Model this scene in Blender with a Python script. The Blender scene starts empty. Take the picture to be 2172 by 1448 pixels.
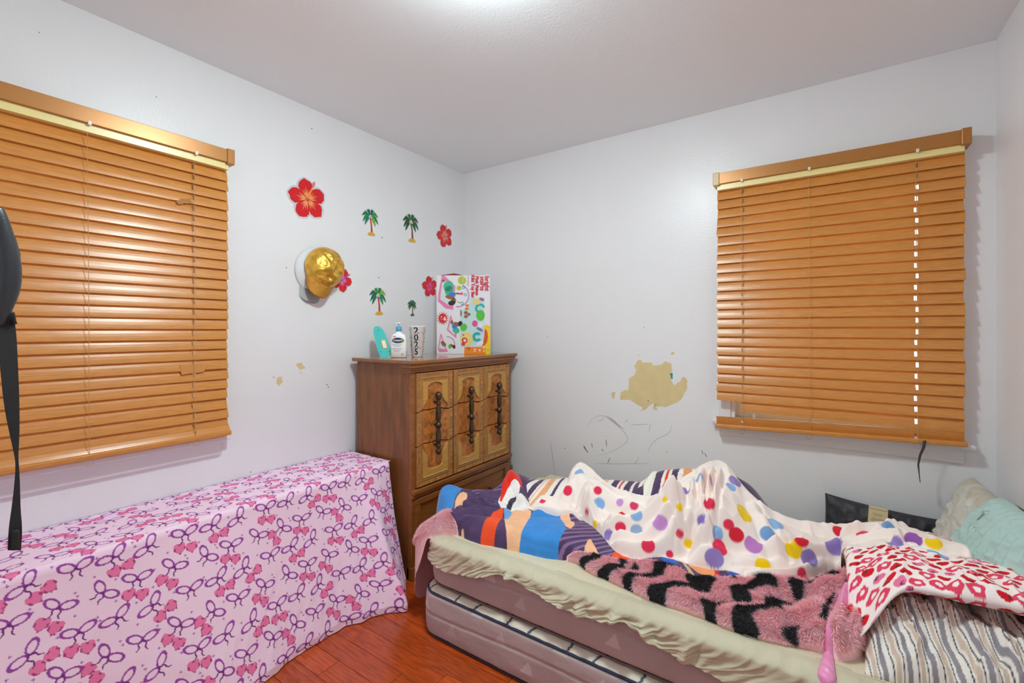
import bpy, bmesh, math, random
import numpy as np
from mathutils import Vector, Matrix
from mathutils.geometry import tessellate_polygon
random.seed(7); RNG = np.random.default_rng(7)
S = bpy.context.scene
COL = S.collection

# ------------------------------------------------------------------ camera
TH = math.radians(34.4); CAM = np.array([2.2, -2.58, 1.27]); FPX = 970.0
FW = np.array([-math.sin(TH), math.cos(TH), 0.0]); RT = np.array([math.cos(TH), math.sin(TH), 0.0])
W, H, YR = 2.76, 2.42, -2.66          # room width, height, rear wall
cd = bpy.data.cameras.new('camera'); cam = bpy.data.objects.new('camera', cd); COL.objects.link(cam)
cd.sensor_width = 36; cd.lens = 36 * FPX / 2172; cd.shift_y = -24 / 2172; cd.clip_start = 0.02
cam.location = CAM; cam.rotation_euler = (math.pi / 2, 0, TH); S.camera = cam

# ------------------------------------------------------------------ world, exposure
wd = bpy.data.worlds.new('sky'); S.world = wd; wd.use_nodes = True
wb = wd.node_tree.nodes['Background']; wb.inputs[0].default_value = (0.80, 0.90, 1.0, 1); wb.inputs[1].default_value = 4.0
S.view_settings.view_transform = 'Standard'; S.view_settings.look = 'None'; S.view_settings.gamma = 1
S.view_settings.use_curve_mapping = False
S.view_settings.exposure = 0.10
S.cycles.max_bounces = 16; S.cycles.diffuse_bounces = 12; S.cycles.glossy_bounces = 6
LAMP_POWER = 200.0                     # emission of the ceiling globe

# ------------------------------------------------------------------ pixel helpers
def _ray(px, py): return FW * FPX + RT * (px - 1086) + np.array([0, 0, 700 - py])
def PX(px, py, c): d = _ray(px, py); return CAM + d * ((c - CAM[0]) / d[0])
def PY(px, py, c): d = _ray(px, py); return CAM + d * ((c - CAM[1]) / d[1])
def PZ(px, py, c): d = _ray(px, py); return CAM + d * ((c - CAM[2]) / d[2])
def lin(r, g, b):
    f = lambda c: (c / 12.92 if c <= .04045 else ((c + .055) / 1.055) ** 2.4)
    return (f(r / 255), f(g / 255), f(b / 255))

# ------------------------------------------------------------------ materials
MATS = {}
def mat(name, col=(.8, .8, .8), rough=.5, metal=0., bump=0., bscale=60., var=0., vscale=8., attr=False, emit=None,
        sheen=0., coat=0., stretch=(1, 1, 1), spec=.5, obj_random=0.):
    if name in MATS: return MATS[name]
    m = bpy.data.materials.new(name); m.use_nodes = True; nt = m.node_tree; N = nt.nodes; L = nt.links
    b = N['Principled BSDF']; b.inputs['Roughness'].default_value = rough; b.inputs['Metallic'].default_value = metal
    b.inputs['Specular IOR Level'].default_value = spec
    if sheen: b.inputs['Sheen Weight'].default_value = sheen; b.inputs['Sheen Roughness'].default_value = .4
    if coat: b.inputs['Coat Weight'].default_value = coat; b.inputs['Coat Roughness'].default_value = .12
    tc = N.new('ShaderNodeTexCoord'); mp = N.new('ShaderNodeMapping'); mp.inputs['Scale'].default_value = stretch
    L.new(tc.outputs['Object'], mp.inputs[0])
    src = None
    if attr:
        a = N.new('ShaderNodeAttribute'); a.attribute_name = 'Col'; src = a.outputs['Color']
    else:
        r = N.new('ShaderNodeRGB'); r.outputs[0].default_value = (*col, 1); src = r.outputs[0]
    if var:
        n = N.new('ShaderNodeTexNoise'); n.inputs['Scale'].default_value = vscale; n.inputs['Detail'].default_value = 6
        L.new(mp.outputs[0], n.inputs['Vector'])
        mr = N.new('ShaderNodeMapRange'); mr.inputs[1].default_value = .3; mr.inputs[2].default_value = .7
        mr.inputs[3].default_value = 1 - var; mr.inputs[4].default_value = 1 + var
        L.new(n.outputs[0], mr.inputs[0])
        fac = mr.outputs[0]
        if obj_random:
            oi = N.new('ShaderNodeObjectInfo'); m2 = N.new('ShaderNodeMapRange')
            m2.inputs[3].default_value = 1 - obj_random; m2.inputs[4].default_value = 1 + obj_random
            L.new(oi.outputs['Random'], m2.inputs[0])
            mm = N.new('ShaderNodeMath'); mm.operation = 'MULTIPLY'; L.new(fac, mm.inputs[0]); L.new(m2.outputs[0], mm.inputs[1]); fac = mm.outputs[0]
            av = N.new('ShaderNodeVectorMath'); av.operation = 'ADD'
            L.new(mp.outputs[0], av.inputs[0]); sc = N.new('ShaderNodeMath'); sc.operation = 'MULTIPLY'; sc.inputs[1].default_value = 37.
            L.new(oi.outputs['Random'], sc.inputs[0]); L.new(sc.outputs[0], av.inputs[1]); L.new(av.outputs[0], n.inputs['Vector'])
        vm = N.new('ShaderNodeVectorMath'); vm.operation = 'SCALE'
        L.new(src, vm.inputs[0]); L.new(fac, vm.inputs['Scale']); src = vm.outputs[0]
    L.new(src, b.inputs['Base Color'])
    if bump:
        n = N.new('ShaderNodeTexNoise'); n.inputs['Scale'].default_value = bscale; n.inputs['Detail'].default_value = 4
        L.new(mp.outputs[0], n.inputs['Vector'])
        bp = N.new('ShaderNodeBump'); bp.inputs['Strength'].default_value = bump; bp.inputs['Distance'].default_value = .004
        L.new(n.outputs[0], bp.inputs['Height']); L.new(bp.outputs[0], b.inputs['Normal'])
    if emit:
        b.inputs['Emission Color'].default_value = (*emit[0], 1); b.inputs['Emission Strength'].default_value = emit[1]
    MATS[name] = m; return m

def glass_mat(name):
    if name in MATS: return MATS[name]
    m = bpy.data.materials.new(name); m.use_nodes = True; nt = m.node_tree; N = nt.nodes; L = nt.links
    N.remove(N['Principled BSDF']); o = N['Material Output']
    t = N.new('ShaderNodeBsdfTransparent'); t.inputs[0].default_value = (.93, .96, .95, 1)
    g = N.new('ShaderNodeBsdfGlossy'); g.inputs['Roughness'].default_value = .02
    f = N.new('ShaderNodeFresnel'); mx = N.new('ShaderNodeMixShader')
    L.new(f.outputs[0], mx.inputs[0]); L.new(t.outputs[0], mx.inputs[1]); L.new(g.outputs[0], mx.inputs[2]); L.new(mx.outputs[0], o.inputs[0])
    MATS[name] = m; return m

# ------------------------------------------------------------------ object helpers
def link(o, parent=None):
    COL.objects.link(o)
    if parent is not None: o.parent = parent
    return o
def thing(name, label, cat, loc=(0, 0, 0), rot=(0, 0, 0), group=None):
    o = bpy.data.objects.new(name, None); COL.objects.link(o); o.empty_display_size = .05
    o.location = loc; o.rotation_euler = rot; o['label'] = label; o['category'] = cat
    if group: o['group'] = group
    return o
def tag(o, label, cat, group=None):
    o['label'] = label; o['category'] = cat
    if group: o['group'] = group
    return o
def obj(name, bm, m, parent=None, smooth=False, loc=None):
    me = bpy.data.meshes.new(name); bm.normal_update(); bm.to_mesh(me); bm.free()
    me.materials.append(m)
    if smooth: me.shade_smooth()
    o = bpy.data.objects.new(name, me)
    if loc is not None: o.location = loc
    return link(o, parent)
def npmesh(name, V, F, m, parent=None, col=None, smooth=True):
    V = np.asarray(V, dtype=np.float32).reshape(-1, 3); F = np.asarray(F, dtype=np.int32); k = F.shape[1]
    me = bpy.data.meshes.new(name); me.vertices.add(len(V)); me.vertices.foreach_set('co', V.ravel())
    me.loops.add(F.size); me.loops.foreach_set('vertex_index', F.ravel())
    me.polygons.add(len(F)); me.polygons.foreach_set('loop_start', np.arange(0, F.size, k, dtype=np.int32))
    me.polygons.foreach_set('loop_total', np.full(len(F), k, dtype=np.int32))
    me.update(calc_edges=True)
    if col is not None:
        c = np.asarray(col, dtype=np.float32).reshape(-1, 3)
        a = me.color_attributes.new('Col', 'FLOAT_COLOR', 'POINT')
        a.data.foreach_set('color', np.concatenate([c, np.ones((len(c), 1), np.float32)], 1).ravel())
    me.materials.append(m)
    if smooth: me.shade_smooth()
    return link(bpy.data.objects.new(name, me), parent)
def gridF(ny, nx, mask=None, flip=False):
    i = np.arange(ny * nx).reshape(ny, nx)
    q = np.stack([i[:-1, :-1], i[:-1, 1:], i[1:, 1:], i[1:, :-1]], -1).reshape(-1, 4)
    if mask is not None: q = q[mask.ravel()[q].all(1)]
    return q[:, ::-1] if flip else q
def compact(V, F, C=None):
    V = V.reshape(-1, 3); u, inv = np.unique(F.ravel(), return_inverse=True)
    return V[u], inv.reshape(F.shape), (None if C is None else C.reshape(-1, 3)[u])
def merge(*parts):
    Vs, Fs, Cs, n = [], [], [], 0
    for p in parts:
        V = p[0].reshape(-1, 3); Vs.append(V); Fs.append(p[1] + n); n += len(V)
        if len(p) > 2 and p[2] is not None: Cs.append(p[2].reshape(-1, 3))
    return np.concatenate(Vs), np.concatenate(Fs), (np.concatenate(Cs) if Cs else None)
def bx(bm, x0, x1, y0, y1, z0, z1, bev=0.):
    vs = [bm.verts.new(p) for p in ((x0, y0, z0), (x1, y0, z0), (x1, y1, z0), (x0, y1, z0), (x0, y0, z1), (x1, y0, z1), (x1, y1, z1), (x0, y1, z1))]
    fs = [bm.faces.new([vs[i] for i in f]) for f in ((0, 3, 2, 1), (4, 5, 6, 7), (0, 1, 5, 4), (1, 2, 6, 5), (2, 3, 7, 6), (3, 0, 4, 7))]
    if bev:
        es = list({e for f in fs for e in f.edges})
        bmesh.ops.bevel(bm, geom=es, offset=bev, segments=2, affect='EDGES', profile=.5)
    return bm
def box(name, r, m, parent=None, bev=0.):
    return obj(name, bx(bmesh.new(), *r, bev), m, parent)
def lathe(prof, seg=32, bm=None, caps=True):
    bm = bm or bmesh.new(); rings = []
    for r, z in prof:
        rings.append([bm.verts.new((r * math.cos(2 * math.pi * k / seg), r * math.sin(2 * math.pi * k / seg), z)) for k in range(seg)])
    for a, b in zip(rings, rings[1:]):
        for k in range(seg): bm.faces.new((a[k], a[(k + 1) % seg], b[(k + 1) % seg], b[k]))
    if caps: bm.faces.new(rings[0][::-1]); bm.faces.new(rings[-1])
    return bm
def tube(pts, r, seg=8, bm=None):
    bm = bm or bmesh.new(); pts = [Vector(p) for p in pts]; rings = []
    rr = r if hasattr(r, '__len__') else [r] * len(pts)
    for i, p in enumerate(pts):
        d = (pts[min(i + 1, len(pts) - 1)] - pts[max(i - 1, 0)]).normalized()
        u = d.cross(Vector((0, 0, 1))) if abs(d.z) < .9 else d.cross(Vector((1, 0, 0))); u.normalize(); v = d.cross(u)
        rings.append([bm.verts.new(p + u * rr[i] * math.cos(2 * math.pi * k / seg) + v * rr[i] * math.sin(2 * math.pi * k / seg)) for k in range(seg)])
    for a, b in zip(rings, rings[1:]):
        for k in range(seg): bm.faces.new((a[k], a[(k + 1) % seg], b[(k + 1) % seg], b[k]))
    bm.faces.new(rings[0][::-1]); bm.faces.new(rings[-1]); return bm
def solid(bm, t):
    bm.normal_update(); bmesh.ops.solidify(bm, geom=list(bm.faces), thickness=t)
def prism(pts2, place, d0, d1, bm=None):
    """polygon (a,b) extruded between depths d0..d1; place(a,b,d)->xyz"""
    bm = bm or bmesh.new()
    A = [bm.verts.new(place(a, b, d0)) for a, b in pts2]; B = [bm.verts.new(place(a, b, d1)) for a, b in pts2]
    n = len(A)
    if n > 8:
        for tri_ in tessellate_polygon([[Vector((a, b_, 0)) for a, b_ in pts2]]):
            try: bm.faces.new([B[i] for i in tri_]); bm.faces.new([A[i] for i in tri_[::-1]])
            except ValueError: pass
    else: bm.faces.new(B); bm.faces.new(A[::-1])
    for i in range(n): bm.faces.new((A[i], A[(i + 1) % n], B[(i + 1) % n], B[i]))
    bmesh.ops.recalc_face_normals(bm, faces=bm.faces)
    return bm
def text_mesh(name, s, size, m, parent, M, extrude=.0003, spacing=1., bold=0.):
    c = bpy.data.curves.new(name, 'FONT'); c.body = s; c.size = size; c.extrude = extrude; c.space_character = spacing; c.offset = bold
    c.align_x = 'CENTER'; c.align_y = 'CENTER'; c.resolution_u = 3
    t = bpy.data.objects.new('tmp', c); COL.objects.link(t)
    me = bpy.data.meshes.new_from_object(t.evaluated_get(bpy.context.evaluated_depsgraph_get()))
    bpy.data.objects.remove(t); bpy.data.curves.remove(c)
    me.name = name; me.materials.clear(); me.materials.append(m)
    me.transform(M)
    return link(bpy.data.objects.new(name, me), parent)

# ------------------------------------------------------------------ numpy noise / sdf
def vnoise(x, y, seed=0):
    xi = np.floor(x).astype(np.int64); yi = np.floor(y).astype(np.int64); fx = x - xi; fy = y - yi
    def h(a, b):
        n = (a * 374761393 + b * 668265263 + seed * 1442695041) & 0xFFFFFFFF
        n = ((n ^ (n >> 13)) * 1274126177) & 0xFFFFFFFF
        return ((n ^ (n >> 16)) & 0xFFFF) / 65535.0
    sx = fx * fx * (3 - 2 * fx); sy = fy * fy * (3 - 2 * fy)
    a = h(xi, yi) * (1 - sx) + h(xi + 1, yi) * sx; b = h(xi, yi + 1) * (1 - sx) + h(xi + 1, yi + 1) * sx
    return (a * (1 - sy) + b * sy) * 2 - 1
def fbm(x, y, seed=0, o=4):
    r = 0; a = 1; t = 0
    for k in range(o): r = r + a * vnoise(x * 2 ** k, y * 2 ** k, seed + k); t += a; a *= .5
    return r / t
def sstep(a, b, x): t = np.clip((x - a) / (b - a), 0, 1); return t * t * (3 - 2 * t)
def polysdf(X, Y, P):
    P = np.asarray(P, float); sh = X.shape; x = X.ravel(); y = Y.ravel(); d = np.full(x.shape, 1e9); ins = np.zeros(x.shape, bool); n = len(P)
    for i in range(n):
        a = P[i]; b = P[(i + 1) % n]; e = b - a
        t = np.clip(((x - a[0]) * e[0] + (y - a[1]) * e[1]) / (e @ e + 1e-12), 0, 1)
        d = np.minimum(d, np.hypot(x - a[0] - t * e[0], y - a[1] - t * e[1]))
        if a[1] != b[1]:
            c = ((a[1] > y) != (b[1] > y)) & (x < (b[0] - a[0]) * (y - a[1]) / (b[1] - a[1]) + a[0]); ins ^= c
    return np.where(ins, d, -d).reshape(sh)
def linedist(X, Y, P):
    P = np.asarray(P, float); d = np.full(X.shape, 1e9)
    for a, b in zip(P[:-1], P[1:]):
        e = b - a; t = np.clip(((X - a[0]) * e[0] + (Y - a[1]) * e[1]) / (e @ e + 1e-12), 0, 1)
        d = np.minimum(d, np.hypot(X - a[0] - t * e[0], Y - a[1] - t * e[1]))
    return d
def smoothpoly(P, it=2, closed=True):
    P = np.asarray(P, float)
    for _ in range(it):
        Q = np.roll(P, -1, 0) if closed else P[1:]
        A = P if closed else P[:-1]
        R = np.stack([A * .75 + Q * .25, A * .25 + Q * .75], 1).reshape(-1, P.shape[1])
        P = R if closed else np.concatenate([P[:1], R, P[-1:]])
    return P

# ================================================================== STRUCTURE
M_wall = mat('wall_paint', lin(234, 235, 237), .34, bump=.16, bscale=90, var=.012, vscale=3)
M_ceil = mat('ceiling_paint', lin(238, 243, 246), .34, bump=.16, bscale=90)
M_trim = mat('trim_paint', lin(230, 230, 232), .3, bump=.03, bscale=30)
def struct(o): o['kind'] = 'structure'; return o
T = .13
LW = (-2.50, -1.70, .81, 1.98)         # left window opening  y0 y1 z0 z1
RW = (1.80, 2.61, .81, 1.98)           # back window opening  x0 x1 z0 z1
b = bmesh.new()
for r in ((-T, 0, YR, LW[0], 0, H), (-T, 0, LW[1], T, 0, H), (-T, 0, LW[0], LW[1], 0, LW[2]), (-T, 0, LW[0], LW[1], LW[3], H)): bx(b, *r)
wall_left = struct(obj('wall_left', b, M_wall))
b = bmesh.new()
for r in ((0, RW[0], 0, T, 0, H), (RW[1], W, 0, T, 0, H), (RW[0], RW[1], 0, T, 0, RW[2]), (RW[0], RW[1], 0, T, RW[3], H)): bx(b, *r)
wall_back = struct(obj('wall_back', b, M_wall))
wall_right = struct(box('wall_right', (W, W + T, YR, T, 0, H), M_wall))
DX0, DX1 = 1.86, 2.62                  # doorway the camera stands in
b = bmesh.new()
for r in ((-T, DX0, YR - T, YR, 0, H), (DX1, W + T, YR - T, YR, 0, H), (DX0, DX1, YR - T, YR, 2.05, H)): bx(b, *r)
wall_rear = struct(obj('wall_rear', b, M_wall))
b = bmesh.new()
bx(b, -T, W + T, YR - T, T, H, H + .1); bx(b, 1.5, 3.0, YR - 1.3, YR - T, H, H + .1)
ceiling = struct(obj('ceiling', b, M_ceil))
b = bmesh.new()
for r in ((1.5, 1.6, YR - 1.3, YR - T, 0, H), (2.9, 3.0, YR - 1.3, YR - T, 0, H), (1.5, 3.0, YR - 1.4, YR - 1.3, 0, H)): bx(b, *r)
struct(obj('wall_hall', b, M_wall))
# floor with separate planks
M_sub = mat('subfloor', lin(60, 25, 12), .8)
floor = struct(box('floor', (-T, 3.0, YR - 1.3, T, -.06, -.012), M_sub))
M_plank = mat('plank_wood', lin(186, 78, 26), .22, bump=.05, bscale=40, var=.30, vscale=14, stretch=(1, 9, 9), obj_random=.18, coat=.25)
pw = .0925; y = YR - 1.25; row = 0
while y < -.005:
    x = -random.uniform(0, .6)
    while x < 3.0:
        L = random.choice((.6, .75, .9, 1.05, 1.2)); x0, x1 = max(x, 0), min(x + L, 2.99 if y < YR else W)
        if x1 - x0 > .03 and (y > YR - .05 or x1 > 1.6):
            x0 = max(x0, 1.6) if y < YR - .05 else x0
            bm = bx(bmesh.new(), -(x1 - x0) / 2 + .0007, (x1 - x0) / 2 - .0007, -pw / 2 + .0007, pw / 2 - .0007, -.012, 0, .0012)
            obj('plank', bm, M_plank, floor, loc=((x0 + x1) / 2, min(y + pw / 2, -pw / 2), 0))
        x += L
    y += pw; row += 1
# door trim of the doorway, baseboards
b = bmesh.new()
for r in ((DX0 - .07, DX0, YR, YR + .015, 0, 2.12), (DX1, DX1 + .07, YR, YR + .015, 0, 2.12), (DX0, DX1, YR, YR + .015, 2.05, 2.12)): bx(b, *r, .003)
struct(obj('trim_1', b, M_trim))
struct(box('baseboard_left', (0, .012, YR + .015, -1.02, 0, .09), M_trim, bev=.003))
struct(box('baseboard_right', (W - .012, W, YR + .015, -1.25, 0, .09), M_trim, bev=.003))

# worn paint on the walls
M_plaster = mat('bare_plaster', lin(222, 203, 150), .55, var=.05, vscale=14, bump=.06, bscale=50)
M_scuff = mat('scuff_graphite', lin(182, 182, 186), .5)
M_dark = mat('pencil_dark', lin(110, 100, 98), .6)
M_teal = mat('teal_scrap', lin(20, 150, 140), .4)
def jag(P, amp, n=3, seed=1):
    rg = np.random.default_rng(seed); P = np.asarray(P, float)
    for k in range(n):
        Q = np.roll(P, -1, 0); mid = (P + Q) / 2 + rg.normal(0, amp, P.shape) * (.55 ** k); P = np.stack([P, mid], 1).reshape(-1, 2)
    return P
back_place = lambda px, py, d: (lambda p: (p[0], -d, p[2]))(PY(px, py, 0))
left_place = lambda px, py, d: (lambda p: (d, p[1], p[2]))(PX(px, py, 0))
c = lambda a, s, ox, oy: [(ox + s * u, oy + s * v) for u, v in a]
K7 = (460 / 1800, 1100, 650)
patch = c([(960, 490), (985, 450), (1010, 440), (1040, 470), (1100, 460), (1140, 490), (1190, 480), (1215, 455), (1265, 470), (1275, 540), (1265, 600), (1290, 650), (1340, 620), (1365, 580), (1400, 610), (1395, 690), (1360, 750), (1330, 785), (1270, 815), (1215, 835), (1160, 830), (1110, 805), (1060, 850), (1000, 870), (1030, 835), (960, 795), (915, 770), (840, 770), (850, 710), (910, 690), (915, 600), (965, 565), (980, 530)], *K7)
b = prism(jag(patch, .9, 3, 3), back_place, -.001, .0006)
for q in ([(770, 715), (805, 712), (795, 760), (780, 765)], [(1115, 830), (1140, 815), (1155, 860), (1120, 855)], [(1260, 385), (1295, 380), (1290, 400), (1270, 402)], [(990, 405), (1002, 400), (1000, 425)]):
    prism(jag(c(q, *K7), 1.2, 2, 5), back_place, -.001, .0006, b)
obj('bare_plaster_patch', b, M_plaster, wall_back)
obj('teal_paint_scrap', prism(c([(1255, 550), (1280, 555), (1278, 602), (1268, 600)], *K7), back_place, -.001, .001), M_teal, wall_back)
def strokes(name, lines, w, place, s, m, parent):
    b = bmesh.new()
    for li, Ln in enumerate(lines):
        P = np.array(c(Ln, *s), float); P = smoothpoly(P, 2, False); n = len(P)
        d = np.gradient(P, axis=0); nn = np.stack([-d[:, 1], d[:, 0]], 1); nn /= np.linalg.norm(nn, axis=1)[:, None] + 1e-9
        wd_ = (w * np.sin(np.linspace(.25, math.pi - .25, n)))[:, None]
        poly = np.concatenate([P + nn * wd_, (P - nn * wd_)[::-1]])
        vs = [b.verts.new(place(u, v, .0003 + .00005 * li)) for u, v in poly]
        for i in range(n - 1): b.faces.new((vs[i], vs[i + 1], vs[2 * n - 2 - i], vs[2 * n - 1 - i]))
    return obj(name, b, m, parent)
sc = [[(720 + k * 14, 900 + k * 6), (790 + k * 13, 960 + k * 9), (850 + k * 8, 1005 + k * 3)] for k in range(5)]
sc += [[(560, 1000), (620, 920), (700, 895), (790, 960), (890, 1050), (915, 1110), (850, 1165), (760, 1210), (650, 1240)], [(1070, 1215), (1095, 1150), (1150, 1095), (1260, 1050), (1268, 980)], [(265, 1105), (275, 1200), (290, 1300), (305, 1400)], [(640, 1300), (760, 1305), (900, 1305), (1090, 1300)], [(650, 950), (690, 945), (710, 920)], [(880, 965), (912, 935)], [(1085, 1040), (1090, 985), (1105, 980)], [(960, 1310), (1000, 1250)], [(930, 980), (1080, 975)]]
strokes('scuff_marks', sc, .55, back_place, K7, M_scuff, wall_back)
dk = [[(535, 1150), (555, 1185), (578, 1212)], [(545, 1155), (570, 1210)], [(605, 1130), (612, 1170)], [(690, 1180), (705, 1202)], [(725, 1100), (732, 1160)], [(1520, 1190), (1530, 1225)], [(1545, 1215), (1560, 1250)], [(1040, 170), (1045, 178)], [(380, 1172), (386, 1180)], [(1228, 1200), (1233, 1208)], [(235, 245), (240, 249)], [(738, 1300), (760, 1255)], [(1070, 775), (1082, 790)]]
strokes('pencil_marks', dk, .7, back_place, K7, M_dark, wall_back)
b = bmesh.new()
for q in ([(628, 772), (640, 768), (648, 780), (636, 784)], [(588, 800), (598, 797), (600, 808), (592, 818), (586, 812)], [(578, 800), (582, 795), (584, 803)], [(635, 790), (640, 788), (642, 793)]):
    prism(jag(q, .8, 2, 9), left_place, -.001, .0006, b)
obj('bare_plaster_patch', b, M_plaster, wall_left)
strokes('pencil_marks', [[(u, v), (u + 2.5, v + 1.5)] for u, v in ((809, 503), (802, 588), (692, 815), (695, 820), (660, 272), (530, 1000), (82, 68), (330, 205), (606, 567), (803, 650))], 1.0, left_place, (1, 0, 0), M_dark, wall_left)

# ================================================================== WINDOWS
M_frame = mat('window_vinyl', lin(235, 235, 228), .35)
M_alu = mat('window_aluminium', lin(200, 205, 210), .3, metal=.9)
def window(name, L, z0, z1, origin, rotz):
    """local: x along wall, +y into the wall, z up; opening 0..L"""
    r = thing(name, name, 'window', origin, (0, 0, rotz)); del r['category']; del r['label']; r['kind'] = 'structure'
    b = bmesh.new(); f = .045
    bx(b, -.055, 0, -.012, 0, z0, z1 + .06, .003); bx(b, L, L + .055, -.012, 0, z0, z1 + .06, .003); bx(b, 0, L, -.012, 0, z1, z1 + .06, .003)
    obj('window_casing', b, M_trim, r)
    b = bmesh.new()
    bx(b, 0, .018, 0, .12, z0, z1); bx(b, L - .018, L, 0, .12, z0, z1); bx(b, .018, L - .018, 0, .12, z1 - .018, z1)
    obj('window_jamb', b, M_trim, r)
    b = bmesh.new(); bx(b, -.085, L + .085, -.045, .0, z0 - .022, z0, .005); bx(b, .0, L, 0, .12, z0 - .022, z0)
    obj('window_sill', b, M_trim, r)
    obj('window_apron', bx(bmesh.new(), -.055, L + .055, -.016, 0, z0 - .082, z0 - .022, .003), M_trim, r)
    b = bmesh.new(); fr = (.06, .09)
    bx(b, .018, .018 + f, *fr, z0, z1 - .018); bx(b, L - .018 - f, L - .018, *fr, z0, z1 - .018); bx(b, .018 + f, L - .018 - f, *fr, z1 - .018 - f, z1 - .018); bx(b, .018 + f, L - .018 - f, *fr, z0, z0 + f)
    bx(b, L / 2 - .02, L / 2 + .02, *fr, z0 + f, z1 - .018 - f)
    obj('window_frame', b, M_frame, r)
    obj('window_track', bx(bmesh.new(), .018, L - .018, .02, .058, z0, z0 + .012, .002), M_alu, r)
    for a, e in ((.018 + f, L / 2 - .02), (L / 2 + .02, L - .018 - f)):
        obj('pane', bx(bmesh.new(), a, e, .073, .077, z0 + f, z1 - .018 - f), glass_mat('pane_glass'), r)
    return r
window('window_1', LW[1] - LW[0], LW[2], LW[3], (0, LW[0], 0), math.pi / 2)
window('window_2', RW[1] - RW[0], RW[2], RW[3], (RW[0], 0, 0), 0)

# ================================================================== BLINDS
M_slat = mat('slat_wood', lin(206, 138, 66), .29, var=.13, vscale=9, stretch=(2.2, 30, 30), obj_random=.025, bump=.02, bscale=20)
M_rail = mat('rail_enamel', lin(176, 118, 56), .33, metal=.25)
M_railin = mat('rail_underside', lin(240, 222, 150), .3)
M_cord = mat('ladder_cord', lin(188, 150, 98), .7)
M_clear = mat('clear_plastic', lin(225, 225, 220), .25)
M_cap = mat('cap_plastic', lin(205, 170, 110), .35)
SW, TILT = .0525, math.radians(72)
def slat_mesh(L, holes, x0=0.):
    """closed curved slat with routed slots, centred on its axis; local x along"""
    xs = {x0, L}
    for h in holes: xs |= {h - .0045, h + .0045}
    n = 14; xs |= {x0 + (L - x0) * i / n for i in range(n + 1)}
    xs = sorted(xs); xs = [x for x in xs if x0 <= x <= L]
    sv = np.array([-.5, -.34, -.2, 0, .2, .34, .5]) * SW
    bm = bmesh.new(); g = []
    for x in xs:
        colv = []
        for s in sv:
            crown = .0022 * (1 - (2 * s / SW) ** 2)
            yy = -s * math.cos(TILT) - crown * math.sin(TILT); zz = -s * math.sin(TILT) + crown * math.cos(TILT)
            colv.append(bm.verts.new((x, yy, zz)))
        g.append(colv)
    for i in range(len(xs) - 1):
        mid = (xs[i] + xs[i + 1]) / 2
        hole = any(abs(mid - h) < .0045 for h in holes)
        for j in range(len(sv) - 1):
            if hole and 2 <= j <= 3: continue
            bm.faces.new((g[i][j], g[i + 1][j], g[i + 1][j + 1], g[i][j + 1]))
    solid(bm, .0026)
    bmesh.ops.recalc_face_normals(bm, faces=bm.faces)
    me = bpy.data.meshes.new('slat'); bm.to_mesh(me); bm.free(); me.materials.append(M_slat); return me
def blind(label, L, ztop, n, pitch, zrail, cords, origin, rotz, seed, broken=False):
    rg = random.Random(seed)
    r = thing('window_blind', label, 'blind', origin, (0, 0, rotz), 'wooden window blinds')
    yc = -.055
    hr = obj('head_rail', bx(bmesh.new(), -.003, L + .003, -.092, -.02, ztop + .003, ztop + .058, .002), M_rail, r)
    obj('rail_underside', bx(bmesh.new(), .004, L - .004, -.080, -.024, ztop - .024, ztop + .003), M_railin, hr)
    for a, e in ((-.014, .016), (L - .016, L + .014)):
        obj('end_cap', bx(bmesh.new(), a, e, -.097, -.016, ztop - .003, ztop + .062, .003), M_rail if rotz else (M_cap if a < 0 else M_rail), hr)
    me = slat_mesh(L, [cords[0], cords[-1]] if len(cords) > 1 else cords)
    for i in range(n):
        s = bpy.data.objects.new('slat', me); link(s, r)
        s.location = (rg.uniform(-.003, .003), yc + rg.uniform(-.0006, .0006), ztop - .046 - pitch * i)
        s.rotation_euler = (rg.uniform(-.02, .02), rg.uniform(-.0016, .0018), 0)
    zl = ztop - .046 - pitch * n
    if broken:
        s = bpy.data.objects.new('slat', slat_mesh(L, [cords[-1]], cords[0] - .008)); link(s, r)
        s.location = (0, yc + .004, zl); s.rotation_euler = (.05, .006, 0)
    zb = zrail
    tl = -.036 if broken else 0.
    br = obj('bottom_rail', bx(bmesh.new(), -.006, L + .006, -.088, -.03, 0, .020, .005), M_slat, r, loc=(0, 0, zb - (.036 if broken else 0))); br.rotation_euler = (0, tl, 0)
    # a gathered slat lies on the bottom rail
    s = bpy.data.objects.new('slat', me); link(s, r); s.location = (rg.uniform(-.004, .004), yc - .006, zb + .036 - (.040 if broken else 0)); s.rotation_euler = (.62 if broken else -.35, tl, 0)
    for cx in cords:
        for dy in (-.024, .02):
            obj('ladder_cord', tube([(cx + (.006 if dy > 0 else -.004), yc + dy, ztop), (cx, yc + dy, (ztop + zb) / 2), (cx + .002, yc + dy, zb + .02 + (-.036 + .036 * cx / L if broken else 0))], .0009, 5), M_cord, r)
        for i in range(n):
            pass
        obj('cord_clip', bx(bmesh.new(), cx - .005, cx + .005, -.094, -.085, ztop - .002, ztop + .012, .001), M_clear, hr)
        lp = [(cx + .012 * math.sin(t), -.09 - .004 * math.sin(t * 2), .012 - .016 * (1 - math.cos(t))) for t in np.linspace(0, 5.4, 14)]
        obj('cord_loop', tube(lp, .0009, 5), M_cord, br)
    return r
BY0 = -2.555
lb = blind('orange-brown wooden slat blind fully lowered beside the flower stickers', 2.555 - 1.64, 1.985, 26, .0426, .818, [.13, .4575, .785], (0, BY0, 0), math.pi / 2, 3)
rb = blind('orange-brown wooden slat blind with a gap above its bottom rail, above the bed', .914, 2.002, 23, .0462, .812, [.117, .395, .768], (1.745, 0, 0), 0, 5, True)
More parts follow.
